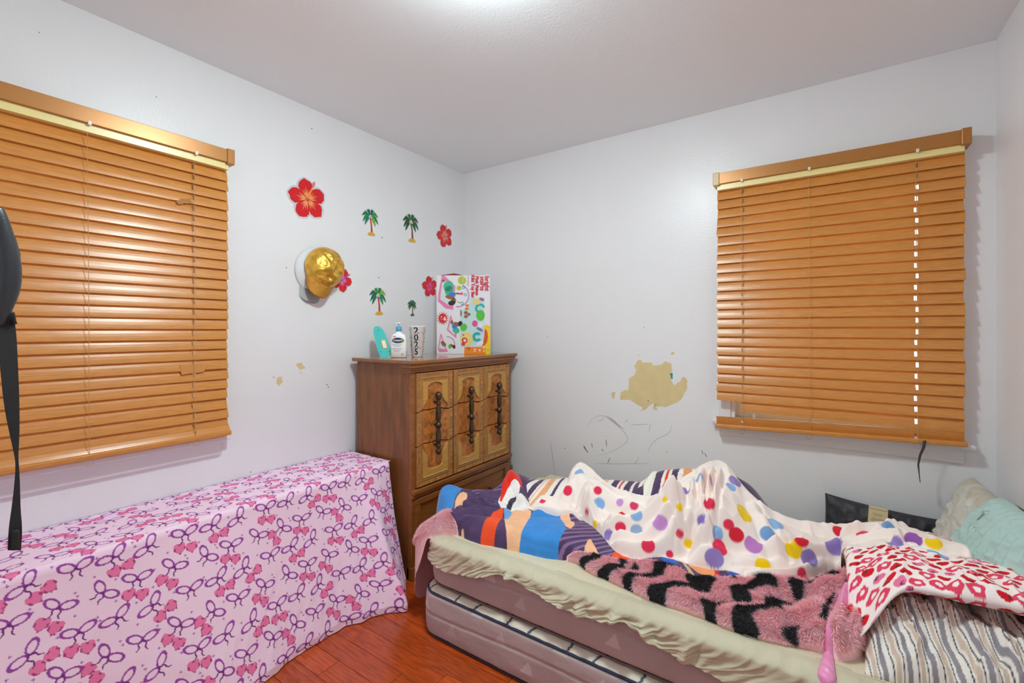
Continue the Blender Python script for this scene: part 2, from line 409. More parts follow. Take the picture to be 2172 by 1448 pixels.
# tape and torn spot on the left blind
M_tape = mat('clear_tape', lin(208, 144, 76), .15)
M_torn = mat('torn_wood', lin(176, 122, 70), .8)
def lb_local(px, py, d): p = PX(px, py, d); return (p[1] - BY0, -d, p[2])
obj('torn_spot', prism(jag([(374, 428), (385, 420), (405, 421), (408, 430), (395, 432), (384, 433)], 1.5, 2, 4), lambda u, v, d: lb_local(u, v, d), .058, .0655), M_torn, lb)
obj('tape_strip', prism(jag([(382, 774), (438, 772), (432, 788), (386, 795)], 1.2, 2, 4), lambda u, v, d: lb_local(u, v, d), .058, .0660), M_tape, lb)
# dark pull strap on the right blind
M_black = mat('black_webbing', lin(26, 26, 28), .6, bump=.3, bscale=400)
P = [np.array(PY(u, v, -.098)) - np.array([1.745, 0, 0]) for u, v in ((1961, 934), (1958, 950), (1951, 965), (1947, 985), (1949, 1005), (1951, 1022))]
b = bmesh.new(); rows = []
for i, p in enumerate(P):
    w_ = .0055; a = .3 + .25 * i
    rows.append([b.verts.new((p[0] - w_ * math.cos(a), p[1] - w_ * math.sin(a), p[2])), b.verts.new((p[0] + w_ * math.cos(a), p[1] + w_ * math.sin(a), p[2]))])
for a, e in zip(rows, rows[1:]): b.faces.new((a[0], a[1], e[1], e[0]))
solid(b, .0022)
obj('pull_strap', b, mat('pull_strap', lin(62, 66, 70), .5), rb, True)

# ================================================================== CEILING LAMP
LX, LY = 1.39, -1.555
lamp = thing('ceiling_lamp', 'white globe lamp on the ceiling in the middle of the room', 'lamp', (LX, LY, H))
obj('lamp_base', lathe([(.134, -.001), (.137, -.030), (.131, -.031), (.127, -.021), (.02, -.022)], 48), M_trim, lamp, True)  # unseen pan, its lip added to shade the ceiling around the globe
g = [(max(.002, .105 * math.sin(t)), -.021 - .062 * math.cos(t)) for t in np.linspace(0.02, math.pi / 2, 14)]
obj('lamp_globe', lathe(g, 48), mat('lamp_glow', (1, 1, 1), .4, emit=((.84, .985, 1.0), LAMP_POWER)), lamp, True)

# ================================================================== DRESSER
DY0, DY1, DX = -.962, -.075, .47       # body along y, front plane x
M_side = mat('dresser_side_wood', lin(128, 80, 40), .34, var=.35, vscale=5, stretch=(5, 5, .8), bump=.03, bscale=60)
M_mold = mat('dresser_molding', lin(146, 88, 36), .28, var=.22, vscale=8, stretch=(6, 1, 6), coat=.2)
M_top = mat('dresser_top_wood', lin(142, 90, 40), .12, var=.15, vscale=6, stretch=(4, 1, 4), coat=.5)
M_bronze = mat('antique_bronze', lin(92, 78, 56), .32, metal=.85, var=.3, vscale=60)
M_relief = mat('dresser_front', (1, 1, 1), .33, attr=True, bump=.06, bscale=180, coat=.15)
DT = 1.118
dr = thing('dresser', 'tall carved brown wooden dresser with long bronze handles in the corner', 'dresser', (0, 0, 0))
obj('body', bx(bmesh.new(), .045, DX - .012, DY0, DY1, .0, DT - .02, .003), M_side, dr)
obj('top', bx(bmesh.new(), .035, DX + .04, DY0 - .03, DY1 + .03, DT - .02, DT, .005), M_top, dr)
b = bmesh.new()
for k, (e, z0, z1) in enumerate(((.030, 1.078, 1.098), (.018, 1.066, 1.080), (.008, 1.052, 1.068))):
    bx(b, DX - .05, DX + e, DY0 - e * .7, DY1 + e * .7, z0, z1, .0045)
obj('cornice', b, M_mold, dr)
FZ0, FZ1 = .46, 1.052
for ya in (DY0 + .002, DY1 - .03): box('face_stile', (DX - .02, DX + .004, ya, ya + .028, .06, FZ1), M_mold, dr, .003)
b = bmesh.new()
bx(b, DX - .02, DX + .022, DY0 + .004, DY1 - .004, .432, .458, .006); bx(b, DX - .02, DX + .012, DY0 + .004, DY1 - .004, .412, .434, .005)
obj('waist_molding', b, M_mold, dr)
FY0, FY1 = DY0 + .03, DY1 - .03
def bnd(y, z):     # wavy split between drawers
    s = ((y - FY0) / (FY1 - FY0) * 3) % 1
    return z + .006 * np.sin(2 * math.pi * (s - .1)) + .004 * np.sin(4 * math.pi * s)
def front(y, z):
    cw = (FY1 - FY0) / 3; s = ((y - FY0) / cw); s = s - np.clip(np.floor(s), 0, 2)
    zz = (z - FZ0) / (FZ1 - FZ0); dx = np.minimum(s, 1 - s) * cw; dz = np.minimum(z - FZ0, FZ1 - z); d = np.minimum(dx, dz)
    h = np.where(d < .003, -.004, .010) * 1.0
    h = h + .0025 * np.exp(-((d - .008) / .003) ** 2) - .002 * np.exp(-((d - .024) / .003) ** 2)
    inner = sstep(.034, .05, d); h = h * (1 - inner)
    u = np.abs(s - .5) * 2
    # upper keyhole opening
    zt = .855; wu = .40 + .42 * sstep(.80, .63, zz) ** 1.6
    top_arc = np.sqrt(np.clip(1 - (u / .42) ** 2, 0, 1)) * .045
    openU = (u < wu) & (zz < zt + top_arc)
    plateU = (zz > .62) & ~openU
    wl = .42 + .34 * sstep(.22, .36, zz) ** 1.5; low_arc = np.sqrt(np.clip(1 - (u / .42) ** 2, 0, 1)) * .03
    openL = (u < wl) & (zz > .16 - low_arc)
    plateL = (zz < .36) & ~openL
    plate = (plateU | plateL) & (inner > .5)
    h = h + np.where(plate, .0085, 0)
    # colours
    n1 = fbm(y * 60, z * 60, 3); n2 = fbm(y * 25, z * 220, 5); n3 = fbm(y * 140, z * 30, 8)
    frame = np.array(lin(172, 116, 56)); burl = np.array(lin(182, 108, 38)); pl = np.array(lin(198, 148, 70))
    cc = np.where((inner < .5)[..., None], frame, np.where(plate[..., None], pl, burl))
    k = np.where(inner < .5, 1 + .28 * n3, np.where(plate, 1 + .22 * n2, 1 + .75 * n1))
    flute = (d > .009) & (d < .022)
    k = np.where(flute, k * (1.05 + .5 * (vnoise(y * 10 + 9, z * 160, 11) * (dx < dz) + vnoise(y * 160, z * 10, 12) * (dx >= dz))), k)
    k = np.where(d < .004, .35, k)
    return h, cc * np.clip(k, .2, 2)[..., None]
zb = [lambda y: np.full_like(y, FZ0), lambda y: bnd(y, FZ0 + .36 * (FZ1 - FZ0)), lambda y: bnd(y, FZ0 + .655 * (FZ1 - FZ0)), lambda y: np.full_like(y, FZ1)]
for k in range(3):
    ny, nz = 330, 100
    yy = np.linspace(FY0, FY1, ny)[None, :].repeat(nz, 0); t = np.linspace(0, 1, nz)[:, None]
    g_ = .0028
    zz = (zb[k](yy) + g_) * (1 - t) + (zb[k + 1](yy) - g_) * t
    h, cc = front(yy, zz); xx = DX + .004 + h
    V = np.stack([xx, yy, zz], -1)
    # closed edges going back into the carcass
    def skirt(V, cc):
        V = np.concatenate([V[:1] * [0, 1, 1] + [[[DX - .011, 0, 0]]], V, V[-1:] * [0, 1, 1] + [[[DX - .011, 0, 0]]]], 0); cc = np.concatenate([cc[:1] * .2, cc, cc[-1:] * .2], 0)
        V = np.concatenate([V[:, :1] * [0, 1, 1] + [[[DX - .011, 0, 0]]], V, V[:, -1:] * [0, 1, 1] + [[[DX - .011, 0, 0]]]], 1); cc = np.concatenate([cc[:, :1] * .3, cc, cc[:, -1:] * .3], 1)
        return V, cc
    V, cc = skirt(V, cc)
    npmesh('drawer', V, gridF(V.shape[0], V.shape[1]), M_relief, dr, cc, smooth=False)
spindle = [(.004, .0), (.010, .006), (.013, .016), (.009, .026), (.006, .032), (.011, .040), (.011, .046), (.006, .052), (.009, .060), (.012, .075), (.011, .10), (.008, .125), (.0075, .132), (.012, .138), (.015, .147), (.012, .156), (.007, .162), (.0085, .17), (.012, .19), (.012, .215), (.008, .24), (.0065, .246), (.011, .254), (.011, .26), (.006, .268), (.010, .276), (.0145, .288), (.015, .298), (.011, .308), (.004, .314)]
for k in range(3):
    yc = FY0 + (k + .5) * (FY1 - FY0) / 3
    h_ = obj('handle', lathe([(r_ * 1.28, z_ * 1.06) for r_, z_ in spindle], 20), M_bronze, dr, True, (DX + .034, yc, FZ0 + .150))
    for z in (.046, .147, .26):
        b = bmesh.new(); tube([(-.032, 0, z * 1.06), (0, 0, z * 1.06)], .006, 8, b); obj('handle_post', b, M_bronze, h_)
# lower drawer with a frame
ld = obj('lower_drawer', bx(bmesh.new(), DX - .02, DX - .004, FY0, FY1, .075, .405, .002), M_mold, dr)
b = bmesh.new()
for r in ((FY0, FY1, .372, .405), (FY0, FY1, .075, .108), (FY0, FY0 + .035, .108, .372), (FY1 - .035, FY1, .108, .372)): bx(b, DX - .006, DX + .008, r[0], r[1], r[2], r[3], .004)
obj('drawer_frame', b, M_mold, ld)
for yc in (FY0 + .2, FY1 - .2):
    b = lathe([(.004, 0), (.005, .012), (.012, .018), (.013, .026), (.006, .031)], 16); bmesh.ops.rotate(b, verts=b.verts, cent=(0, 0, 0), matrix=Matrix.Rotation(math.pi / 2, 3, 'Y'))
    obj('knob', b, M_bronze, ld, True, (DX - .004, yc, .285))
box('plinth', (DX - .03, DX + .01, DY0, DY1, 0, .065), M_mold, dr, .004)

# ================================================================== THINGS ON THE DRESSER
M_white = mat('white_plastic', lin(250, 250, 250), .3)
DTZ = DT + .0005
# --- toy carton
BW, BH, BD = .340, .499, .09
bo = CAM + FW * 2.9 + RT * ((983 - 1086) / 970 * 2.9)
tb = thing('toy_box', 'white toy carton with pink baby mat pictures standing on the dresser', 'box', (bo[0], bo[1], DTZ), (0, 0, TH))
obj('carton', bx(bmesh.new(), -BW / 2, BW / 2, 0, BD, 0, BH, .001), mat('carton_white', lin(236, 234, 238), .32), tb)
obj('flap', prism([(-.165, BH), (-.06, BH + .014), (.0, BH + .002), (.02, BH + .001)], lambda a, b_, d: (a, .01 + d, b_), 0, .07), mat('flap_red', lin(130, 24, 36), .5), tb)
BXk = (BW / 812, BH / 1205)            # crop pixels of the carton face -> metres
def bp(u, v): return ((u - 602) * BXk[0], (1338 - v) * BXk[1])
LAY = [0]
def pr(name, polys, colr, smooth=1, rough=.32):
    LAY[0] += 1; d = -.0004 - .00012 * LAY[0]
    for P in polys:
        P = [(min(max(a, -BW / 2), BW / 2), min(max(z, 0), BH)) for a, z in (bp(u, v) for u, v in P)]
        if smooth: P = smoothpoly(P, smooth)
        obj(name, prism([tuple(p) for p in P], lambda a, z, e: (a, e, z), -.00001, d), mat('print_%d_%d_%d' % colr, lin(*colr), rough), tb)
def ell(cx, cy, rx, ry, rot=0, n=20): return [(cx + rx * math.cos(t) * math.cos(rot) - ry * math.sin(t) * math.sin(rot), cy + rx * math.cos(t) * math.sin(rot) + ry * math.sin(t) * math.cos(rot)) for t in np.linspace(0, 2 * math.pi, n, endpoint=False)]
def ring(cx, cy, r, w, a0=0, a1=2 * math.pi, n=28, sx=1.):
    t = np.linspace(a0, a1, n); return [(cx + sx * (r + w) * math.cos(a), cy + (r + w) * math.sin(a)) for a in t] + [(cx + sx * (r - w) * math.cos(a), cy + (r - w) * math.sin(a)) for a in t[::-1]]
pr('printed_window', [[(700, 478), (915, 478), (918, 560), (918, 1090), (880, 1180), (740, 1222), (552, 1222), (552, 660), (640, 640), (690, 560)]], (196, 228, 226), 0)
pr('printed_swoosh_yellow', [[(1010, 915), (960, 890), (920, 900), (920, 1240), (860, 1338), (1010, 1338)]], (250, 214, 14), 0)
pr('printed_swoosh_orange', [[(925, 940), (965, 990), (978, 1080), (960, 1170), (900, 1228), (740, 1228), (618, 1230), (612, 1338), (940, 1338), (940, 1250), (880, 1240), (918, 1120)]], (246, 140, 40), 0)
pr('printed_swoosh_red', [[(925, 940), (962, 990), (972, 1080), (950, 1160), (900, 1215), (880, 1190), (915, 1110)], [(635, 1235), (720, 1235), (690, 1290)]], (226, 88, 36), 1)
pr('printed_mat_pink', [[(275, 135), (310, 135), (480, 300), (470, 430), (452, 560), (450, 660), (330, 640), (215, 530), (225, 400)], [(410, 735), (500, 990), (495, 1095), (350, 970)], [(255, 1020), (275, 1050), (330, 1230), (370, 1300), (240, 1310), (215, 1260)]], (236, 130, 184), 0)
pr('printed_mat_light', [[(290, 180), (420, 290), (425, 420), (410, 580), (390, 600), (250, 500), (262, 380)], [(415, 790), (470, 980), (470, 1050), (375, 960)], [(262, 1070), (320, 1240), (330, 1270), (232, 1250)]], (214, 232, 222), 0)
pr('printed_arch', [ring(520, 440, 172, 7, -1.15, 1.75, sx=.95), ring(350, 1190, 120, 5, -1.6, .4)], (168, 130, 170), 0)
pr('printed_clothes_teal', [ell(375, 300, 75, 85, .3), ell(385, 370, 65, 75, .2), ell(490, 975, 55, 45, .5)], (70, 186, 150), 0)
pr('printed_clothes_blue', [ell(430, 432, 55, 42, -.2), ell(470, 905, 42, 48, .3)], (52, 128, 214), 0)
pr('printed_skin', [ell(400, 470, 75, 30, .25), ell(520, 412, 55, 12, .1), ell(455, 520, 36, 42), ell(300, 215, 24, 22), ell(500, 880, 50, 30, .4), ell(300, 1180, 50, 30, .9), ell(420, 1210, 42, 24, .2), ell(425, 850, 20, 30)], (150, 100, 66), 0)
pr('printed_hair', [ell(425, 555, 55, 38, -.2), ell(555, 872, 34, 40), ell(462, 1228, 18, 30)], (44, 34, 36), 0)
pr('printed_toys_green', [ell(860, 745, 66, 84), ell(605, 930, 50, 60, .3), ell(395, 1225, 22, 30), ell(530, 545, 22, 8, .4)], (92, 196, 72), 0)
pr('printed_toys_teal', [ring(855, 640, 60, 17, 2.2, 6.0), ring(810, 1075, 52, 22, .6, 5.6)], (44, 178, 178), 0)
pr('printed_toys_pink', [ell(775, 870, 42, 48)], (232, 78, 150), 0)
pr('printed_toys_purple', [ell(850, 960, 56, 22, .5), ell(880, 500, 40, 24, .4)], (150, 110, 190), 0)
pr('printed_toys_peach', [ell(805, 535, 62, 46, .1), ell(650, 1110, 95, 108)], (240, 214, 130), 0)
pr('printed_toys_brown', [ell(640, 705, 30, 26), ell(685, 730, 24, 22), ell(640, 762, 30, 24), [(555, 650), (580, 690), (575, 750), (555, 755)]], (160, 96, 76), 0)
pr('printed_toys_orange', [ell(658, 595, 28, 20), ell(652, 645, 30, 20)], (238, 130, 62), 0)
pr('printed_toys_red', [ell(620, 1130, 45, 45), ell(600, 1185, 30, 26), ell(600, 1045, 14, 12)], (222, 70, 60), 0)
pr('printed_toys_white', [ell(622, 1130, 20, 22), ell(865, 890, 36, 42), ell(850, 1180, 60, 36, -.5)], (238, 236, 240), 0)
pr('printed_rings', [ring(603, 322, 18, 4), ring(632, 428, 19, 4), ring(583, 560, 20, 4)], (80, 170, 200), 0)
pr('printed_seal_lime', [[(580 + (64 if k % 2 else 54) * math.cos(k * math.pi / 18), 208 + (64 if k % 2 else 54) * math.sin(k * math.pi / 18)) for k in range(36)], ell(535, 325, 36, 34)], (186, 198, 44), 0)
pr('printed_seal_red', [ell(290, 790, 66, 76), *[ell(290 + 84 * math.cos(a), 788 + 92 * math.sin(a), 7, 7, 0, 8) for a in np.linspace(0, 2 * math.pi, 14, endpoint=False)]], (216, 44, 44), 0)
pr('printed_hand_pink', [ell(575, 412, 22, 20)], (236, 90, 150), 0)
M_red = mat('print_red_text', lin(214, 30, 62), .35); M_wt = mat('print_white_text', lin(250, 250, 250), .35); M_grey = mat('print_grey_text', lin(130, 120, 130), .4)
def btext(s, u, v, size, m, rot=-90, **k):
    a, z = bp(u, v); Mx = Matrix.Translation((a, -.0042, z)) @ Matrix.Rotation(math.pi / 2, 4, 'X') @ Matrix.Rotation(math.radians(rot), 4, 'Z')
    return text_mesh('printed_text', s, size, m, tb, Mx, **k)
btext('bright', 958, 258, .040, M_red, bold=.0010); btext('starts', 888, 258, .040, M_red, bold=.0010)
btext('Pink Palms', 808, 292, .0285, M_red, bold=.0012); btext('Kiki Toy Bar', 745, 302, .0285, M_red, bold=.0012)
btext('9', 322, 790, .035, M_wt, 180, bold=.001); btext('in 1', 272, 786, .016, M_wt)
btext('2 in 1', 598, 208, .014, M_wt); btext('sensory play gym', 675, 215, .010, M_grey)
for k, s in enumerate('Z4L'): btext(s, 775 + 72 * k, 1282, .024, M_wt, 0, bold=.0006)
btext('T', 975, 1282, .020, M_grey, 0)
# --- flip-flop sandal
sp = PX(808, 748, .16)
sd = thing('flip_flop', 'turquoise child flip-flop leaning upright against the wall', 'sandal', (sp[0], sp[1], DTZ), (0, 0, TH + .15))
P = smoothpoly([(-.034, .0), (-.006, -.003), (.022, .004), (.030, .03), (.024, .07), (.016, .11), (.006, .15), (-.012, .174), (-.036, .176), (-.050, .158), (-.050, .12), (-.046, .07), (-.042, .03)], 2)
def sdp(a, z, d): t = math.radians(14); return (a + .03 - z * .18, d + z * math.sin(t) + .0, .004 + z * math.cos(t))
o_ = obj('sole', prism([tuple(p) for p in P], sdp, 0, .016), mat('turquoise_foam', lin(64, 200, 194), .5, bump=.1, bscale=200), sd)
obj('brand_plate', prism([(-.013, .045), (.016, .047), (.010, .098), (-.019, .096)], sdp, -.001, .002), mat('plate_gold', lin(206, 160, 70), .3, metal=.5), sd)
obj('brand_plate_face', prism([(-.009, .049), (.011, .051), (.006, .094), (-.014, .092)], sdp, -.002, .002), mat('plate_cream', lin(244, 238, 224), .4), sd)
b = bmesh.new()
for q in ((-.022, .152), (-.026, .028), (.018, .028)): prism(ell(q[0], q[1], .0028, .0028, 0, 10), sdp, -.0012, .002, b)
obj('plug', b, mat('plug_dark', lin(30, 70, 80), .5), sd)
obj('strap', tube([sdp(-.026, .028, .018), sdp(-.03, .06, .04), sdp(-.02, .1, .036), sdp(-.012, .14, .02)], .005, 8), mat('strap_tan', lin(196, 140, 80), .5), sd)
# --- lotion bottle
lp = PX(846, 748, .24)
lo = thing('lotion_bottle', 'white pump lotion bottle with blue collar and navy oval logo', 'bottle', (lp[0], lp[1], DTZ), (0, 0, TH))
b = bmesh.new(); rings = []
for w_, dd, z in ((.040, .022, 0), (.044, .026, .004), (.044, .026, .06), (.042, .026, .10), (.039, .0255, .116), (.033, .024, .127), (.020, .019, .134), (.013, .013, .137), (.013, .013, .146)):
    r_ = []
    for k in range(36):
        a = 2 * math.pi * k / 36; e = .62
        r_.append(b.verts.new((w_ * math.copysign(abs(math.cos(a)) ** e, math.cos(a)), dd * math.copysign(abs(math.sin(a)) ** e, math.sin(a)), z)))
    rings.append(r_)
for a, e in zip(rings, rings[1:]):
    for k in range(36): b.faces.new((a[k], a[(k + 1) % 36], e[(k + 1) % 36], e[k]))
b.faces.new(rings[0][::-1]); b.faces.new(rings[-1])
obj('bottle_body', b, M_white, lo, True)
obj('collar', lathe([(.0155, .146), (.0165, .148), (.0155, .170), (.012, .1715)], 24), mat('collar_blue', lin(74, 160, 206), .4), lo, True)
b = lathe([(.004, .1715), (.004, .186), (.010, .186), (.0105, .193), (.004, .1945)], 16); tube([(0, 0, .190), (-.008, -.028, .189), (-.0085, -.031, .184)], [.0045, .0035, .003], 8, b)
obj('pump', b, M_white, lo, True)
def lp_(a, z, d): return (a, -.0258 - d, z)
obj('logo_swoosh', prism(ell(.003, .0935, .033, .0155), lp_, -.003, .0006), mat('logo_lime', lin(196, 206, 50), .4), lo)
obj('logo_oval', prism(ell(0, .0955, .0315, .0145), lp_, -.003, .0011), mat('logo_navy', lin(22, 36, 92), .4), lo)
text_mesh('logo_text', 'Cetaphil', .0155, M_wt, lo, Matrix.Translation((0, -.0273, .0955)) @ Matrix.Rotation(math.pi / 2, 4, 'X'), bold=.0003)
obj('red_tab', prism([(-.026, .1145), (-.010, .1145), (-.010, .118), (-.026, .118)], lambda a, z, d: (a, -.0225 - d, z), -.003, .003), mat('tab_red', lin(214, 60, 50), .4), lo)
M_blt = mat('label_blue', lin(70, 130, 190), .4)
for s, z, sz, m in (('Moisturizing Lotion', .072, .0065, M_blt), ('body & face', .064, .0065, M_blt), ('for normal to dry sensitive skin', .050, .0048, M_grey), ('hydrates for 48 hours', .043, .0048, M_grey), ('fragrance free', .036, .0048, M_grey), ('16 fl oz', .012, .004, M_grey)):
    text_mesh('label_text', s, sz, m, lo, Matrix.Translation((-.004, -.0264, z)) @ Matrix.Rotation(math.pi / 2, 4, 'X'), extrude=.0004)
obj('label_stamp', prism(ring(.026, .017, .0055, .0008, 0, 6.0), lp_, -.001, .0006), M_grey, lo)
# --- tumbler 2025
cp = PX(885, 749, .28)
cu = thing('party_cup', 'tall white plastic cup printed with 2025 and confetti', 'cup', (cp[0], cp[1], DTZ), (0, 0, TH))
def cr(z): return .031 + .0155 * z / .176
obj('cup_body', lathe([(.0285, 0), (.031, .002), (cr(.17), .170), (.0485, .172), (.0485, .176), (.045, .176), (.044, .168), (.029, .006), (.001, .005)], 40, caps=False), M_white, cu, True)
def wrap(o):
    for v in o.data.vertices:
        a = v.co.x / .041; r = cr(v.co.z) + .0006 - v.co.y; v.co = (r * math.sin(a), -r * math.cos(a), v.co.z)
for k, s in enumerate('2025'):
    wrap(text_mesh('printed_digit', s, .050, mat('digit_ink', lin(22, 40, 48), .35), cu, Matrix.Translation((.002, 0, .148 - .0395 * k)) @ Matrix.Rotation(math.pi / 2, 4, 'X'), bold=.0012))
b = bmesh.new(); rg = random.Random(4); cb = bmesh.new()
for k in range(46):
    a = rg.uniform(-.075, .075); z = rg.uniform(.012, .16)
    if abs(a) < .018: continue
    s = rg.uniform(.0013, .0032); t = rg.uniform(0, 3)
    prism([(a + s * math.cos(t + q) * (1.7 if q == 0 else 1), z + s * math.sin(t + q) * (1.7 if q == 0 else 1)) for q in (0, 2.2, 4.2)], lambda x, y_, d: (x, d, y_), -.001, .002, b if rg.random() < .75 else cb)
wrap(obj('confetti_black', b, mat('digit_ink'), cu)); wrap(obj('confetti_blue', cb, M_blt, cu))
for k, s in enumerate('TAT'): wrap(text_mesh('printed_letter', s, .017, mat('letter_teal', lin(30, 150, 160), .4), cu, Matrix.Translation((-.030, 0, .105 - .018 * k)) @ Matrix.Rotation(math.pi / 2, 4, 'X'), bold=.0006))

# ================================================================== WALL STICKERS (left wall)
M_holo = mat('sticker_border', lin(226, 230, 236), .16, metal=.35)
M_fl = mat('petal_red', lin(214, 26, 34), .3)
def lw(a, z, d): return (d, a, z)
def petal(cy, cz, ang, R, wid, grow=0., ruffle=0., seed=0):
    rg = random.Random(seed); out = []; tt_ = [k / 13 for k in range(14)]
    for sg in (1, -1):
        for t in (tt_ if sg > 0 else tt_[::-1]):
            w = wid * R * max(math.sin(math.pi * min(t, .999) ** 1.5), 0) ** .75; u = R * t
            if t > .6: u += ruffle * R * rg.uniform(-1, 1); w += ruffle * R * rg.uniform(-1, 1)
            if 0 < t < 1 or sg > 0: out.append((u, sg * w))
    ca, sa = math.cos(ang), math.sin(ang)
    P = np.array(out)
    if grow:
        cen = np.array([R * .55, 0]); d = P - cen; P = P + d / (np.linalg.norm(d, axis=1)[:, None] + 1e-9) * grow
    return [(cy + u * ca - w * sa, cz + u * sa + w * ca) for u, w in P]
def flower(label, px, py, R, rot, centre, streak, gap=.0, clip=None):
    p = PX(px, py, 0); cy, cz = p[1], p[2]
    r = thing('flower_sticker', label, 'sticker', (0, 0, 0), group='hibiscus stickers on the wall')
    angs = [rot + k * 2 * math.pi / 5 for k in range(5)]
    b = bmesh.new()
    for k, a in enumerate(angs): prism(petal(cy, cz, a, R, .39, .0055 * R / .11 + .002, .0), lw, -.001, .0010 + .00008 * k, b)
    prism(ell(cy, cz, R * .4, R * .4), lw, -.001, .0010, b)
    sa = angs[0] - .55
    prism(ell(cy + R * .75 * math.cos(sa), cz + R * .75 * math.sin(sa), R * .30, R * .10, sa), lw, -.001, .0016, b)
    obj('backing', b, M_holo, r)
    for k, a in enumerate(angs): obj('petal', prism(petal(cy, cz, a, R * .98, .375, 0, .03, k), lw, 0, .0020 + .0001 * k), M_fl, r)
    b = bmesh.new()
    for a in angs:
        for q in (-.42, -.2, 0, .2, .42):
            l = R * (.62 if q == 0 else .5); d = (math.cos(a + q), math.sin(a + q)); n = (-d[1], d[0]); w = R * .016
            prism([(cy + d[0] * R * .06, cz + d[1] * R * .06), (cy + d[0] * l * .5 + n[0] * w, cz + d[1] * l * .5 + n[1] * w), (cy + d[0] * l, cz + d[1] * l), (cy + d[0] * l * .5 - n[0] * w, cz + d[1] * l * .5 - n[1] * w)], lw, 0, .0028, b)
    obj('vein', b, mat('vein_%d_%d_%d' % streak, lin(*streak), .3), r)
    obj('pistil', prism(ell(cy + R * .40 * math.cos(sa), cz + R * .40 * math.sin(sa), R * .42, R * .035, sa), lw, 0, .0034), mat('pistil_%d_%d_%d' % centre, lin(*centre), .3), r)
    obj('pistil_tip', prism(ell(cy + R * .84 * math.cos(sa), cz + R * .84 * math.sin(sa), R * .16, R * .06, sa), lw, 0, .0036), mat('pistil_pink', lin(226, 120, 130), .3), r)
flower('large red hibiscus sticker with yellow streaks above the gold cap', 652, 423, .106, 1.75, (240, 150, 40), (252, 206, 130))
flower('small red hibiscus sticker with orange pistil nearest the room corner', 943, 501, .083, 1.9, (230, 150, 60), (244, 190, 170))
flower('red hibiscus sticker with violet glowing centre beside the gold cap', 724, 594, .068, 1.15, (170, 60, 220), (226, 170, 250))
flower('red hibiscus sticker with magenta streaks half behind the toy carton', 911, 608, .073, 1.75, (240, 60, 150), (250, 110, 190))
def palm(label, px, py, ph, colr, trunk, sand, coco, lean, mono=False):
    p = PX(px, py, 0); cy, cz = p[1], p[2]; s = ph
    r = thing('palm_sticker', label, 'sticker', (0, 0, 0), group='palm tree stickers on the wall')
    def loc(P): return [(cy + u * s, cz + v * s) for u, v in P]
    hub = (-.02, .17)
    fr = []
    for k, (a, l) in enumerate(((200, .33), (165, .36), (118, .30), (62, .32), (22, .36), (-18, .36), (-48, .33), (228, .34))):
        t = math.radians(a); dr_ = -.16 * abs(math.cos(t)); mid = (hub[0] + l * .55 * math.cos(t), hub[1] + l * .55 * math.sin(t) + .06)
        tip = (hub[0] + l * math.cos(t) * 1.05, hub[1] + l * math.sin(t) + dr_); n = np.array([-(tip[1] - hub[1]), tip[0] - hub[0]]); n = n / np.linalg.norm(n) * .062
        m_ = np.array(mid); fr.append([hub, tuple(m_ * .6 + np.array(hub) * .4 + n * .7), tuple(m_ + n), tip, tuple(m_ - n), tuple(m_ * .5 + np.array(hub) * .5 - n * .9)])
    tr = [(-.055, .17), (.0, .17), (.035 + lean, -.1), (.075 + lean, -.40), (-.005 + lean, -.40), (-.01 + lean, -.1)]
    sn = [(-.14 + lean, -.43), (-.07 + lean, -.36), (.05 + lean, -.34), (.13 + lean, -.38), (.17 + lean, -.45), (.0 + lean, -.47), (-.11 + lean, -.46)]
    b = bmesh.new(); o2 = .022
    def grow(P, g):
        P = np.array(P); cen = P.mean(0); d = P - cen; return P + d / (np.linalg.norm(d, axis=1)[:, None] + 1e-9) * g
    for k, P in enumerate(fr): prism(loc(smoothpoly(grow(P, o2 * 1.6), 1)), lw, -.001, .0010 + .00006 * k, b)
    prism(loc(grow(tr, o2)), lw, -.001, .0016, b); prism(loc(smoothpoly(grow(sn, o2), 1)), lw, -.001, .00165, b)
    obj('backing', b, M_holo, r)
    for k, P in enumerate(fr):
        cc = colr[k % len(colr)]; obj('frond', prism(loc(smoothpoly(P, 2)), lw, 0, .0020 + .00008 * k), mat('frond_%d_%d_%d' % cc, lin(*cc), .3), r)
    obj('trunk', prism(loc(tr), lw, 0, .0029), mat('trunk_%d_%d_%d' % trunk, lin(*trunk), .35), r)
    obj('sand', prism(loc(smoothpoly(sn, 2)), lw, 0, .0031), mat('sand_%d_%d_%d' % sand, lin(*sand), .35), r)
    b = bmesh.new()
    for q in ((-.05, .15), (.02, .15), (-.015, .19)): prism(loc(ell(q[0], q[1], .035, .04, 0, 12)), lw, 0, .0034, b)
    obj('coconut', b, mat('coconut_%d_%d_%d' % coco, lin(*coco), .35), r)
G1 = [(34, 140, 84), (20, 120, 70), (16, 104, 92), (14, 110, 60), (40, 140, 60), (30, 120, 60), (120, 180, 40), (18, 120, 90)]
G2 = [(30, 96, 44), (24, 84, 38), (36, 110, 50)]
palm('bright green palm tree sticker with red trunk below the large hibiscus, upper row', 786, 470, .175, G1, (200, 50, 40), (226, 176, 36), (190, 220, 240), .01)
palm('dark green palm tree sticker with brown trunk and white coconuts', 872, 482, .205, G2, (120, 70, 44), (226, 176, 36), (250, 214, 210), .02)
palm('blue-green palm tree sticker with red trunk above the flip-flop', 802, 637, .185, G1[2:] + G1[:2], (204, 44, 50), (226, 176, 36), (220, 226, 230), .02)
palm('smallest palm tree sticker with green base above the party cup', 874, 652, .115, [(40, 120, 76), (30, 100, 60)], (140, 84, 50), (50, 110, 50), (90, 56, 40), .0)

